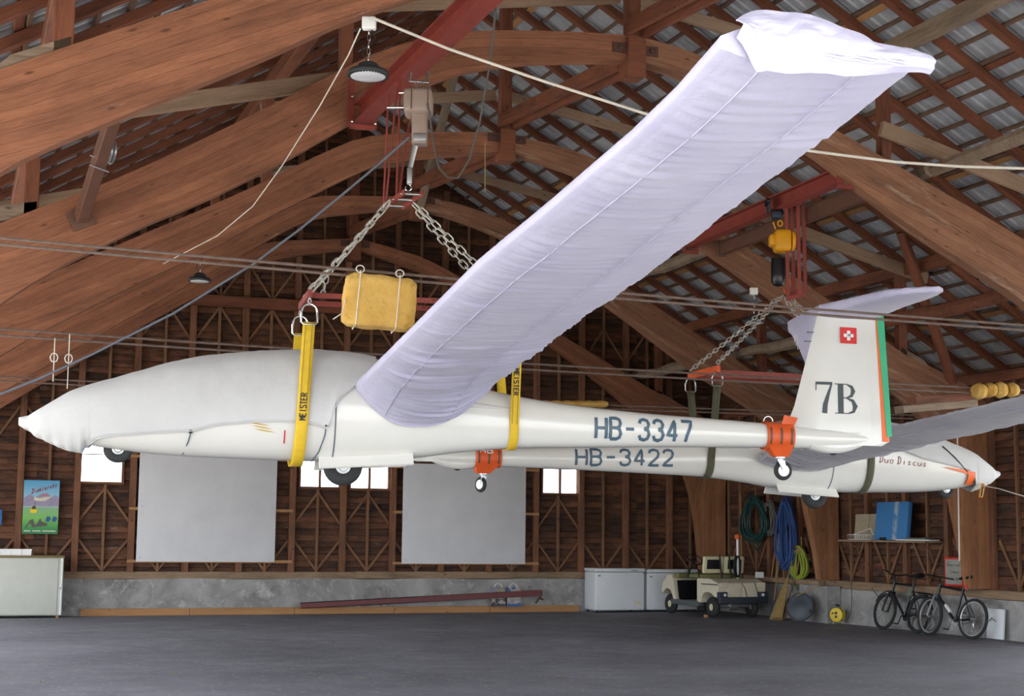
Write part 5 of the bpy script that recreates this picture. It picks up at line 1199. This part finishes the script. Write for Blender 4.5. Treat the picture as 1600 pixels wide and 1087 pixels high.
MB().rbox(cw(.95, 0, .25), (1.2, 1.0, .05), .01, RcM).build('floor_pan', DKBLUE, gc)
m = MB(); m.prism([cw(x, .56, z) for x, z in [(1.34, .36), (1.46, .76), (1.53, .84), (1.70, .82), (1.88, .66), (1.93, .5), (1.9, .42), (1.82, .5), (1.7, .55), (1.56, .51), (1.48, .40), (1.43, .3), (1.34, .3)]], -cy*1.12); m.build('front_cowl', BEIGE_C, gc, smooth=False)
MB().box(cw(1.335, 0, .52), (.02, 1.0, .42), RcM@Matrix.Rotation(.2, 3, 'Y')).build('foot_well', BLACK, gc, smooth=False)
MB().box(cw(.475, 0, .55), (.02, 1.0, .4), RcM).build('seat_base', BLACK, gc, smooth=False)
MB().rbox(cw(1.40, 0, .83), (.2, 1.04, .1), .02, RcM).build('dashboard', OLIVE, gc)
MB().rbox(cw(.62, 0, .84), (.48, 1.06, .09), .03, RcM).build('seat_cushion', OLIVE, gc)
for sg in (1, -1):
    bk = MB().rbox(cw(.34, sg*.26, 1.08), (.07, .5, .36), .03, RcM@Matrix.Rotation(-.12, 3, 'Y')).build('seat_back', CREAM, gc); MB().rbox(cw(.30, sg*.26, 1.09), (.02, .34, .2), .01, RcM@Matrix.Rotation(-.12, 3, 'Y')).build('back_insert', BLACK, bk)
    MB().tube([cw(.2, sg*.12, .8), cw(.25, sg*.12, 1.0), cw(.3, sg*.12, 1.3)], .02, 8).build('seat_bracket', BLACK, gc)
    MB().tube([cw(.42, sg*.55, .78), cw(.45, sg*.56, .98), cw(.62, sg*.56, 1.02), cw(.85, sg*.55, .99), cw(.86, sg*.55, .8)], .014, 8).build('hip_rail', BLACK, gc)
MB().tube([cw(1.3, .28, .84), cw(1.02, .28, 1.18)], .018, 8).build('steering_column', BLACK, gc)
ax = (cw(1.02, .28, 1.18)-cw(1.3, .28, .84)).normalized(); a1 = cy; a2 = ax.cross(a1); c = cw(1.02, .28, 1.18)
m = MB(); m.tube([c+a1*(.17*math.cos(t))+a2*(.17*math.sin(t)) for t in [2*PI*k/20 for k in range(20)]], .014, 8, closed=True)
for t in (0, 2.1, 4.2): m.tube([c, c+a1*(.16*math.cos(t))+a2*(.16*math.sin(t))], .01, 6)
m.build('steering_wheel', BLACK, gc)
ms = MB().tube([cw(.12, -.22, .75), cw(.12, -.22, 1.62)], .026, 10).build('beacon_mast', WHITE, gc); MB().lathe(cw(.12, -.22, 1.62), UP, [(0, .03), (.01, .06), (.08, .06), (.1, .045), (.11, .01)], 16).build('beacon', ORANGE, gc)
m = MB()
for k in range(5): m.tube([cw(.1+.02*math.sin(k), -.22+.06*math.cos(t)*(1+.1*k)+.01*k, 1.05+.22*math.sin(t)) for t in [2*PI*j/16 for j in range(16)]], .014, 6, closed=True)
m.build('coiled_lead', BLACK, gc)
for y0, pts in ((.0, [(-.38, .02, .72), (-.40, -.05, .6), (-.39, -.1, .42)]), (.1, [(-.385, -.3, .74), (-.4, -.35, .55), (-.4, -.38, .45)])): MB().tube([cw(*p) for p in pts], .007, 5).build('trailing_lead', BLACK, gc)
MB().box(cw(-.1, -.62, .88), (.02, .2, .12), RcM).build('number_plate', WHITE, gc, smooth=False)
m = MB(); m.lathe(cw(0, 0, .24), cy, [(-.42, .04), (-.1, .05), (-.1, .1), (.1, .1), (.1, .05), (.42, .04)], 14); m.build('axle', ALU, gc)
tag(MB().rbox(on_floor(1103, 964.5)+UP*.03, (.08, .06, .06), .006, RcM).build('wheel_chock', FRESH), 'small wooden chock on the floor by the cart wheel', 'chock')

# ------------------------------------------------------------------ tools, hoses and shelf along the right wall
STRAW = wood('broom_straw', '#b0935c', '#8d7040', '#5e4826', 'Object', (20, 20, 1.5), .4, knots=False); HANDLE = wood('tool_handle_wood', '#a98a5d', '#8d6d42', '#5b4326', 'Object', (14, 14, .8), .3, knots=False)
HGREEN = plain('dark_green_hose', '#1f4a44', .5); HGREY = plain('grey_hose', '#6a6b66', .6); HBLUE = plain('blue_rope', '#34548c', .7); HLIME = plain('lime_hose', '#a2b23e', .55)
XT = XR-.02
def hank(name, cx_, cy_, rx, ry, n, r, mat, lab, tail=None, X=None, seed=1, parts=True):
    """a coil of hose hung on the wall: loops are parts of one coil"""
    X = X or XT; c = hit(cx_, cy_, 0, X); s = (hit(cx_+10, cy_, 0, X)-c).length/10; sv = (hit(cx_, cy_+10, 0, X)-c).length/10
    t = thing(name, c-UP*(ry*sv), lab, 'hose', None); rnd = random.Random(seed); yd = V((0, -1, 0))
    for k in range(n):
        a, b = rx*s*rnd.uniform(.4, 1.06), ry*sv*rnd.uniform(.8, 1.06); dx, dz = rnd.uniform(-.12, .12)*rx*s, rnd.uniform(-.05, .12)*ry*sv; o = -.03-.009*k
        pts = [c+yd*(a*math.cos(q)*(1-.25*math.sin(q)*(1 if ry > 1.6*rx else .2))+dx)+UP*(b*math.sin(q)+dz)+V((o+.01*math.sin(q*3+k), 0, 0)) for q in [2*PI*i/26 for i in range(26)]]
        MB().tube(pts, r, 6, closed=True).build('loop', mat, t)
    if tail:
        MB().tube([hit(x, y, 0, X-.05) for x, y in tail], r, 6).build('hose_end', mat, t)
    MB().tube([c+UP*(ry*sv*1.0)+V((.05, 0, -.02)), c+UP*(ry*sv*.96)+V((-.2, 0, .0)), c+UP*(ry*sv*1.02)+V((-.2, 0, .05))], .012, 6).build('wall_hook', RUST_PLATE, t)
    return t
hank('garden_hose', 1184, 812, 20, 33, 14, .017, HGREEN, 'dark green hose coil hung on the plank wall', [(1172, 838), (1177, 850), (1183, 860), (1188, 850), (1192, 838)], seed=3)
hank('garden_hose', 1205, 810, 10, 26, 7, .015, HGREY, 'grey hose coil hung beside the green one', seed=5)
hank('rope_hank', 1236, 836, 15, 54, 17, .018, HBLUE, 'long hank of blue rope hung on the plank wall', [(1226, 860), (1222, 880), (1232, 890), (1238, 905), (1236, 925)], seed=8)
hank('garden_hose', 1253, 880, 13, 24, 11, .017, HLIME, 'lime yellow hose coil hanging above the grey lid', [(1244, 895), (1238, 908), (1244, 920), (1250, 905)], seed=11)
def pole(px0, px1, X0, X1, r, mat, lab, name='tool_handle', cat='tool'):
    a, b = hit(*px0, 0, X0), hit(*px1, 0, X1); return tag(MB().tube([a, lerp(a, b, .5)+V((0, .004, 0)), b], r, 8).build(name, mat), lab, cat, 'leaning tool handles')
pole((1221, 784), (1212, 905), XT-.06, XT-.2, .016, HANDLE, 'tall wooden pole leaning against the wall between the hoses')
pole((1157, 772), (1159, 880), XT-.03, XT-.08, .014, HANDLE, 'thin wooden pole standing behind the cart beacon'); pole((1213, 848), (1205, 905), XT-.06, XT-.12, .014, FRESH, 'short yellow-brown pole left of the tall pole')
pole((1222, 872), (1227, 925), XT-.05, XT-.1, .013, FRESH, 'short pole below the blue rope'); pole((1252, 838), (1254, 905), XT-.04, XT-.08, .013, HANDLE, 'short pole standing behind the lime hose')
plk = thing('wall_shelf', hit(1235, 906, 0, XT-.05), 'narrow plank ledge behind the brooms', 'shelf'); beam('shelf_board', hit(1190, 904, 0, XT-.08), hit(1284, 911, 0, XT-.08), .14, .1, SILL, plk)
def broom(foot, top, X0, X1, lab, wid, hl, straw_len, mat=STRAW):
    a, b = hit(*foot, 0, X0), hit(*top, 0, X1); a.z = max(a.z, floor_z(a.x, a.y)+.005); d = (b-a).normalized(); t = thing('straw_broom', a, lab, 'broom', 'leaning brooms'); e = a+d*straw_len; sd = V((0, 1, 0)); sd = (sd-d*sd.dot(d)).normalized(); nn = d.cross(sd)
    m = MB(); m.loft([[lerp(a, e, u)+sd*(w*math.cos(q)*(1+.05*math.sin(q*9)))+nn*(w*.35*math.sin(q)) for q in [2*PI*k/18 for k in range(18)]] for u, w in ((0, wid), (.3, wid*.85), (.7, wid*.5), (.95, wid*.22), (1, .02))], True, True); m.build('broom_head', mat, t)
    MB().tube([e-d*.05, b], .014, 8).build('broom_handle', HANDLE, t)
    for u in (.72, .86): MB().tube([lerp(a, e, u)+sd*(wid*.46*(1.35-u)*math.cos(q)*1.8)+nn*(wid*.25*(1.35-u)*1.8*math.sin(q)*.5) for q in [2*PI*k/14 for k in range(14)]], .006, 5, closed=True).build('binding', BROWN_ST, t)
broom((1212, 969), (1240, 868), XT-.75, XT-.08, 'big worn straw broom leaning to the right beside the cart', .22, 1, 1.0); broom((1222, 971), (1243, 900), XT-.6, XT-.12, 'short pale straw broom lying low at the foot of the tools', .13, 1, .55, plain('pale_straw', '#b39a7c', .9))
a, b = hit(1207, 962, 0, XT-.7), hit(1218, 868, 0, XT-.1); t = thing('dust_shovel', a, 'light wooden shovel handle leaning behind the straw broom', 'shovel'); MB().tube([lerp(a, b, .25), b], .016, 8).build('shaft', HANDLE, t); MB().prism([a+V((0, -.1, 0)), a+V((0, .1, 0)), lerp(a, b, .28)+V((0, .09, 0)), lerp(a, b, .28)-V((0, .09, 0))], (.008, 0, .004)).build('blade', DKBLUE, t, smooth=False)
t = thing('push_broom', hit(1250, 864, 0, XT-.1), 'push broom standing head up above the lime hose', 'broom'); c = hit(1250, 861, 0, XT-.1); MB().rbox(c, (.07, .26, .05), .01).build('broom_block', HANDLE, t); MB().rbox(c+UP*.04, (.06, .25, .04), .01).build('bristles', STRAW, t); MB().tube([c, hit(1244, 905, 0, XT-.1)], .013, 8).build('broom_handle', HANDLE, t)
c = hit(1250, 946, 0, XT-.7); c.z = floor_z(c.x, c.y)+.3; ax = (V((-.75, -.5, .28))).normalized(); t = thing('bin_lid', c-UP*.28, 'round dark grey plastic lid leaning against the concrete', 'lid'); MB().lathe(c, ax, [(-.03, .27), (-.02, .29), (.02, .29), (.03, .27), (.012, .25), (.014, .12), (.03, .1), (.032, .01)], 36).build('disc', plain('dark_grey_plastic', '#474d54', .5), t)
for a_ in (.5, 3.6): q = ax.orthogonal().normalized(); q2 = ax.cross(q); MB().tube([c+q*(.27*math.cos(a_+k))+q2*(.27*math.sin(a_+k))+ax*.05 for k in (-.15, 0, .15)], .015, 6).build('lid_handle', BLACK, t)
MB().tube([c+ax*.06+V((0, .1, .2)), hit(1281, 915, 0, XT-.42)], .013, 8).build('propped_stick', HANDLE, t)
# cable reel
c = hit(1307, 961, 0, XT-.3); gz = floor_z(c.x, c.y); R_ = .135; c.z = gz+R_+.045; ax = V((-.85, -.52, .05)).normalized(); t = thing('cable_reel', V((c.x, c.y, gz)), 'yellow cable reel standing on the floor by the wall', 'cable reel')
YR_ = plain('yellow_reel_plastic', '#e3c21c', .4); fd = MB().lathe(c, ax, [(.0, .05), (.0, R_-.005), (.006, R_), (.016, R_), (.02, R_-.01), (.02, .01)], 32).build('front_disc', YR_, t); MB().lathe(c-ax*.1, ax, [(0, .05), (0, R_), (.012, R_), (.012, .05)], 32).build('back_disc', YR_, t); MB().lathe(c-ax*.09, ax, [(0, .1), (.09, .1)], 24).build('wound_cable', BLACK, t)
q = ax.cross(UP).normalized(); q2 = q.cross(ax)
for dz in (.035, -.035): MB().lathe(c+ax*.02+q2*dz+q*.0, ax, [(0, .028), (.008, .028), (.01, .01)], 14).build('socket', BLACK, fd)
MB().lathe(c+ax*.02+q*.07+q2*.03, ax, [(0, .014), (.03, .012), (.034, .002)], 10).build('winding_knob', BLACK, fd)
MB().tube([c-ax*.05-q*.1-UP*(R_+.04), c-ax*.05-q*.1+UP*.08, c-ax*.05+UP*(R_+.05), c-ax*.05+q*.1+UP*.08, c-ax*.05+q*.1-UP*(R_+.04)], .008, 6).build('stand', CHROME, t)
MB().rbox(c-ax*.05+UP*(R_+.05), (.05, .1, .03), .01).build('carry_grip', BLACK, t)
cable('power_lead', [c-ax*.09+V((0, -.1, -.1)), hit(1322, 972, 0, XT-.2), hit(1330, 955, 0, XT-.06), hit(1331, 930, 0, XT-.05), hit(1330, 905, 0, XT-.02)], .006, ROPE_D, 'thin lead rising from the cable reel up the concrete', 'cable'); cable('power_lead', [hit(1362, 919, 0, XT-.06), hit(1372, 932, 0, XT-.08), hit(1386, 943, 0, XT-.08), hit(1402, 944, 0, XT-.08)], .007, ROPE_D, 'dark lead drooping on the concrete beside the black bicycle', 'cable')
# shelf with its load
sh = thing('wall_shelf', hit(1395, 846, 0, XT), 'wooden wall shelf carrying the blue foam board', 'shelf'); p, q = hit(1326, 843, 0, XT-.1), hit(1463, 848, 0, XT-.1); zs_ = (p.z+q.z)/2; p.z = q.z = zs_; SW = .36
MB().box(((XT-SW/2+.02), (p.y+q.y)/2, zs_), (SW, p.y-q.y, .035)).build('shelf_board', SILL, sh, smooth=False)
for yy in (p.y-.25, q.y+.25): MB().tube([V((XT, yy, zs_-.35)), V((XT-.06, yy, zs_-.15)), V((XT-.25, yy, zs_-.02))], .012, 6).build('bracket', STUD, sh); 
zt = zs_+.018
def on_shelf(x, dX): return V((XT-dX, hit(x, 840, 0, XT-dX).y, zt))
a, b = on_shelf(1335, .1), on_shelf(1372, .1); ht = hit(1350, 803, 0, XT-.06).z-zt
t = thing('cardboard_box', (a+b)/2, 'flat tan cardboard box leaning behind the wire basket', 'box'); MB().box((a+b)/2+UP*(ht/2)+V((.04, 0, 0)), (.05, abs(a.y-b.y), ht), Matrix.Rotation(.1, 3, 'Y')).build('carton', plain('tan_cardboard', '#a89a80', .85), t, smooth=False); MB().box((a+b)/2+UP*(ht/2)+V((.012, -.08, 0)), (.004, .03, ht*.98), Matrix.Rotation(.1, 3, 'Y')).build('tape', plain('brown_tape', '#8f8068', .5), t, smooth=False)
a, b = on_shelf(1331, .28), on_shelf(1364, .28); t = thing('wire_basket', (a+b)/2, 'small white wire basket on the wall shelf', 'basket'); L_ = abs(a.y-b.y); c = (a+b)/2
for zz in (.01, .1): MB().tube([c+V((sx*.09, sy*L_/2, zz)) for sx, sy in ((-1, -1), (1, -1), (1, 1), (-1, 1))], .005, 5, closed=True).build('rim', WHITE, t)
for k in range(12):
    yy = lerp(-L_/2, L_/2, k/11); MB().tube([c+V((-.09, yy, .1)), c+V((-.085, yy, .01)), c+V((.085, yy, .01)), c+V((.09, yy, .1))], .004, 5).build('wire', WHITE, t)
MB().tube([c+V((0, L_/2*.9, .1)), c+V((0, 0, .16)), c+V((0, -L_/2*.8, .22)), c+V((0, -L_/2, .1))], .006, 5).build('basket_handle', WHITE, t)
a, b = on_shelf(1367, .24), on_shelf(1417, .24); ht = hit(1395, 784, 0, XT-.15).z-zt; t = thing('foam_board', (a+b)/2, 'big blue foam board standing on the wall shelf', 'board'); w_ = abs(a.y-b.y); c = (a+b)/2; Rf = Matrix.Rotation(.12, 3, 'Y')
def blueboard():
    t = NT('blue_foam_board'); co = t.coord('Object', rand=False); n = t.noise(co, 3, 5, .7, .5); sp_ = t.new('ShaderNodeSeparateXYZ'); t.wire(co, sp_.inputs[0])
    band = t.ramp(t.math('ABSOLUTE', t.math('ADD', sp_.outputs[1], .14), 0), [(.02, 1.0), (.09, 0.0)]); f = t.math('MULTIPLY', band, t.ramp(n, [(.35, 0.0), (.55, 1.0)])); return t.set(t.mix(f, lin('#3f82bd'), lin('#c3c8c6')), .6)
MB().rbox(c+UP*(ht/2)+V((.06, 0, 0)), (.09, w_, ht), .012, Rf).build('slab', blueboard(), t); MB().rbox(c+V((-.06, .18, .03)), (.05, .16, .05), .02).build('dark_cap', BLACK, t)
for k, (x0, x1, dz, mt, lab) in enumerate(((1409, 1458, 0, WHITE, 'white papers lying on the right end of the wall shelf'), (1420, 1450, .03, plain('grey_green_folder', '#6f766c', .6), 'grey folder lying on the white papers'))):
    a, b = on_shelf(x0, .2), on_shelf(x1, .2); c = (a+b)/2+UP*(dz+.012); tag(MB().rbox(c, (.24-.05*k, abs(a.y-b.y), .022), .005, Matrix.Rotation(.05*(k+1), 3, 'Z')).build('paper_stack', mt), lab, 'papers')
# warning sign
a, b = hit(1475, 870, 0, XT-.06), hit(1475, 915, 0, XT-.06); L_ = .52; y1 = a.y; t = thing('warning_sign', V((XT-.06, y1-L_/2, b.z)), 'grey sign with red border half hidden behind the timber post', 'sign'); zc = (a.z+b.z)/2; hh = a.z-b.z
MB().box((XT-.05, y1-L_/2, zc), (.01, L_, hh)).build('plate', RED, t, smooth=False); fc_ = MB().box((XT-.057, y1-L_/2, zc), (.006, L_-.07, hh-.07)).build('sign_face', plain('grey_sign_face', '#a3a196', .5), t, smooth=False)
G2 = dict(GLY, a=GLY['o'], n=[[(.05, 0), (.05, .5), (.5, .5), (.9, .4), (.9, 0)]], g=[[(.9, .5), (.2, .5), (.1, .1), (.9, .05)], [(.9, .5), (.9, -.2), (.2, -.2)]], e=[[(.1, .25), (.9, .28), (.5, .5), (.1, .25), (.4, 0), (.9, .05)]], r=[[(.2, 0), (.2, .5), (.8, .48)]], L=[[(.1, 1), (.1, 0), (.8, 0)]], d=[[(.9, 1), (.9, 0), (.2, 0), (.1, .4), (.9, .5)]], h=[[(.1, 1), (.1, 0)], [(.1, .5), (.9, .4), (.9, 0)]], p=[[(.1, -.2), (.1, .5), (.9, .4), (.8, 0), (.1, 0)]], l=[[(.5, 1), (.5, 0)]], t=[[(.5, .9), (.5, 0)], [(.1, .5), (.9, .5)]])
for txt, dy, dz in (('Danger Landi', .1, .1), ('Lindenpl', .17, -.02), ('nicht 8 ndn', .1, -.14)):
    o = put(text_mesh(txt, lambda x, y: V((XT-.0615, y1-dy-x, zc+dz+y)), .05, .02, .012, .006, 0, G2), 'sign_lettering', DARK_L, fc_, .001); o['kind'] = 'stuff'
# bicycles
def bicycle(Xf, Yf, Xr, Yr, lean, lab, frame_mat, rim_mat, R=.335, style=0, fork_mat=None, turn=0):
    f, r = V((Xf, Yf, 0)), V((Xr, Yr, 0)); f.z, r.z = floor_z(Xf, Yf), floor_z(Xr, Yr); mid = (f+r)/2; d = (f-r).normalized(); f, r = mid+d*.52, mid-d*.52
    sd = V((-d.y, d.x, 0)); up = (UP*math.cos(lean)+(sd if sd.x > 0 else -sd)*math.sin(lean)).normalized(); sd = up.cross(d)
    t = thing('bicycle', mid, lab, 'bicycle', 'bicycles by the wall')
    P = lambda x, z, y=0: r+d*x+up*z+sd*y
    def wheel(c, dd):
        ss = up.cross(dd).normalized(); n = 34; ty = MB().tube([c+dd*((R-.02)*math.cos(q))+up*((R-.02)*math.sin(q)) for q in [2*PI*k/n for k in range(n)]], .03 if style else .024, 8, closed=True).build('tyre', RUBBER, t)
        MB().tube([c+dd*((R-.05)*math.cos(q))+up*((R-.05)*math.sin(q)) for q in [2*PI*k/n for k in range(n)]], .015, 6, closed=True).build('rim', rim_mat, ty)
        for k in range(20):
            q = 2*PI*k/20; MB().tube([c+ss*(.025 if k % 2 else -.025)+dd*(.018*math.cos(q+1))+up*(.018*math.sin(q+1)), c+dd*((R-.055)*math.cos(q))+up*((R-.055)*math.sin(q))], .0022, 4).build('spoke', CHROME, ty)
        MB().tube([c-ss*.06, c+ss*.06], .016, 8).build('hub', CHROME, ty)
    fd = (d*math.cos(turn)+up.cross(d)*math.sin(turn)).normalized(); fs = up.cross(fd)
    A, B = P(0, R), P(1.04, R); HT, HB = P(.86, .86), P(.9, .70); BB = P(.43, .28); ST = P(.28, .78)
    wheel(A, d); wheel(B, fd)
    fm = fork_mat or frame_mat
    m = MB(); 
    m.tube([HT, ST+up*(.02 if style else .06)], .022, 8); m.tube([HB, BB], .026, 8); m.tube([BB, ST+up*.1], .022, 8); m.tube([HT+up*.04, HB], .028, 8)
    for s in (.055, -.055): m.tube([BB+sd*s*.5, A+sd*s], .011, 6); m.tube([ST-up*.02, A+sd*s], .009, 6)
    m.build('frame', frame_mat, t)
    m = MB()
    m.tube([HB-fs*.06, HB+fs*.06], .02, 8)
    for s in (.06, -.06): m.tube([HB+fs*s, lerp(HB, B, .5)+fs*s+fd*.015, B+fs*s], .02, 8)
    m.build('fork', fm, t)
    bt = HT+up*.16+fd*.05; hb = MB(); hb.tube([HT, bt], .015, 8)
    if style: hb.tube([bt-fs*.29, bt-fs*.1, bt+fs*.1, bt+fs*.29], .012, 8)
    else: hb.tube([bt-fs*.27-fd*.16+up*.02, bt-fs*.24+up*.05, bt-fs*.08, bt+fs*.08, bt+fs*.24+up*.05, bt+fs*.27-fd*.16+up*.02], .012, 8)
    hb.build('handlebar', BLACK, t)
    sp0 = ST+up*.1; se = P(.22, .98); MB().tube([sp0, se], .013, 8).build('seat_post', CHROME if style else BLACK, t)
    m = MB(); m.loft([[se+d*x+sd*(w*math.cos(q))+up*(.03+h*math.sin(q)+z) for q in [2*PI*k/12 for k in range(12)]] for x, w, h, z in ((.19, .02, .02, -.01), (.1, .03, .03, 0), (0, .06, .04, 0), (-.08, .09, .05, .015), (-.14, .07, .035, .025))], True, True); m.build('saddle', BLACK, t)
    cr = MB().lathe(BB-sd*.03, sd, [(0, .02), (0, .085), (.006, .085), (.006, .02), (.07, .02)], 20).build('chainring', CHROME if style else BLACK, t)
    for s, q in ((1, -1.2), (-1, 1.9)):
        e = BB+sd*(.07*s)+d*(.17*math.cos(q))+up*(.17*math.sin(q)); m = MB(); m.tube([BB+sd*(.06*s), e], .011, 6); m.build('crank', CHROME if style else BLACK, t); MB().rbox(e+sd*(.05*s), (.06, .09, .02), .006, Matrix((d, sd, up)).transposed()).build('pedal', BLACK, t)
    ch_ = MB(); n = 16; ch_.tube([BB+up*.08-sd*.03, A+up*.035-sd*.03], .005, 4); ch_.tube([BB-up*.08-sd*.03, A-up*.035-sd*.03], .005, 4); ch_.build('drive_chain', BLACK, t)
    if style:
        m = MB(); m.tube([A-sd*.04, A-up*.08-sd*.04+d*.03, A-up*.17-sd*.04+d*.01], .014, 6); m.build('derailleur', CHROME, t)
        MB().lathe(P(.55, .42), (BB-HB).normalized()*-1, [(0, .02), (0, .035), (.16, .035), (.2, .015)], 12).build('frame_pump', WHITE, t); MB().lathe(P(.2, .82)+sd*.03, up, [(0, .03), (.06, .03), (.09, .012)], 10).build('tail_light', plain('rear_reflector', '#d04a3a', .3), t)
    else:
        m = MB(); m.tube([P(.2, .72, .08), P(-.28, .7, .08), P(-.28, .7, -.08), P(.2, .72, -.08)], .009, 6, closed=True)
        for s in (.06, -.06): m.tube([P(-.2, .7, s), A+sd*s], .006, 5)
        m.build('luggage_rack', BLACK, t)
        for c_, dd, a0, a1 in ((A, d, .2, 2.9), (B, fd, .5, 2.6)): MB().tube([c_+dd*((R+.025)*math.cos(lerp(a0, a1, k/14)))+up*((R+.025)*math.sin(lerp(a0, a1, k/14))) for k in range(15)], .018, 6, flat=.4).build('mudguard', BLACK, t)
        c_ = HB+fd*.1-up*.02; MB().lathe(c_, fd, [(-.06, .02), (-.03, .04), (.02, .05), (.03, .045), (.032, .01)], 16).build('headlamp', CHROME, t)
        MB().rbox(P(.34, .72), (.12, .07, .16), .02, Matrix((d, sd, up)).transposed()).build('saddle_bag', plain('olive_bag', '#6a7466', .8), t)
    return t
FRAME_S = plain('silver_grey_frame', '#9fa3a6', .3, .6); FRAME_K = plain('black_frame', '#1d1f22', .35)
bicycle(16.22, 24.55, 16.24, 23.55, .2, 'black city bicycle with rack leaning against the concrete', FRAME_K, FRAME_K, .34, 0)
bicycle(16.08, 22.93, 16.2, 21.93, .16, 'silver mountain bicycle leaning in front of the black one', FRAME_K, plain('polished_rim', '#c4c4c2', .3, .7), .335, 1, FRAME_S, -.12)
c = hit(1556, 966, 0, XT-.12); gz = floor_z(c.x, c.y); t = thing('white_box', V((c.x, c.y, gz)), 'white flat panel standing on the floor behind the bicycle wheel', 'panel'); MB().rbox(V((c.x, c.y, gz+.26)), (.05, .42, .5), .01, Matrix.Rotation(.08, 3, 'Y')).build('panel_body', FREEZ, t); MB().tube([V((c.x-.04, c.y-.05, gz+.3)), V((c.x-.06, c.y+.03, gz+.36)), V((c.x-.04, c.y+.12, gz+.3))], .006, 5).build('cord', BLACK, t)
m = MB()
for k in range(3):
    c = hit(1432+8*k, 975, 0, XT-.12); gz = floor_z(c.x, c.y)
    m.tube([V((c.x+.04*math.sin(q), c.y+.28*math.cos(q), gz+.16+.14*math.sin(q))) for q in [2*PI*i/20 for i in range(20)]], .007, 5, closed=True)
tag(m.build('loose_cord', ROPE_D), 'dark cord looped on the floor under the black bicycle', 'cord')
# dry leaves blown onto the floor
LEAF = plain('dry_leaf', '#a08658', .8, 0, .25, 30)
lm = MB(); lm.add([(0, .03, .002), (.018, .008, .012), (.008, -.03, .003), (-.012, -.02, .01), (-.02, .01, .004)], [(0, 1, 2), (0, 2, 3), (0, 3, 4)]); lme = lm.mesh('leaf_mesh'); lme.materials.append(LEAF)
for k, (x, y) in enumerate(((970, 1027), (1003, 967), (270, 1051), (520, 1003), (875, 1058), (905, 1061), (567, 1060), (1092, 1017), (750, 963), (66, 1065), (770, 1008), (1330, 1040))):
    p = on_floor(x, y); o = link('dry_leaf', lme, None, None, p); o.rotation_euler = (0, 0, k*1.7); o.scale = (1.3,)*3
    tag(o, 'small dry leaf lying on the asphalt floor', 'leaf', 'dry leaves on the floor')
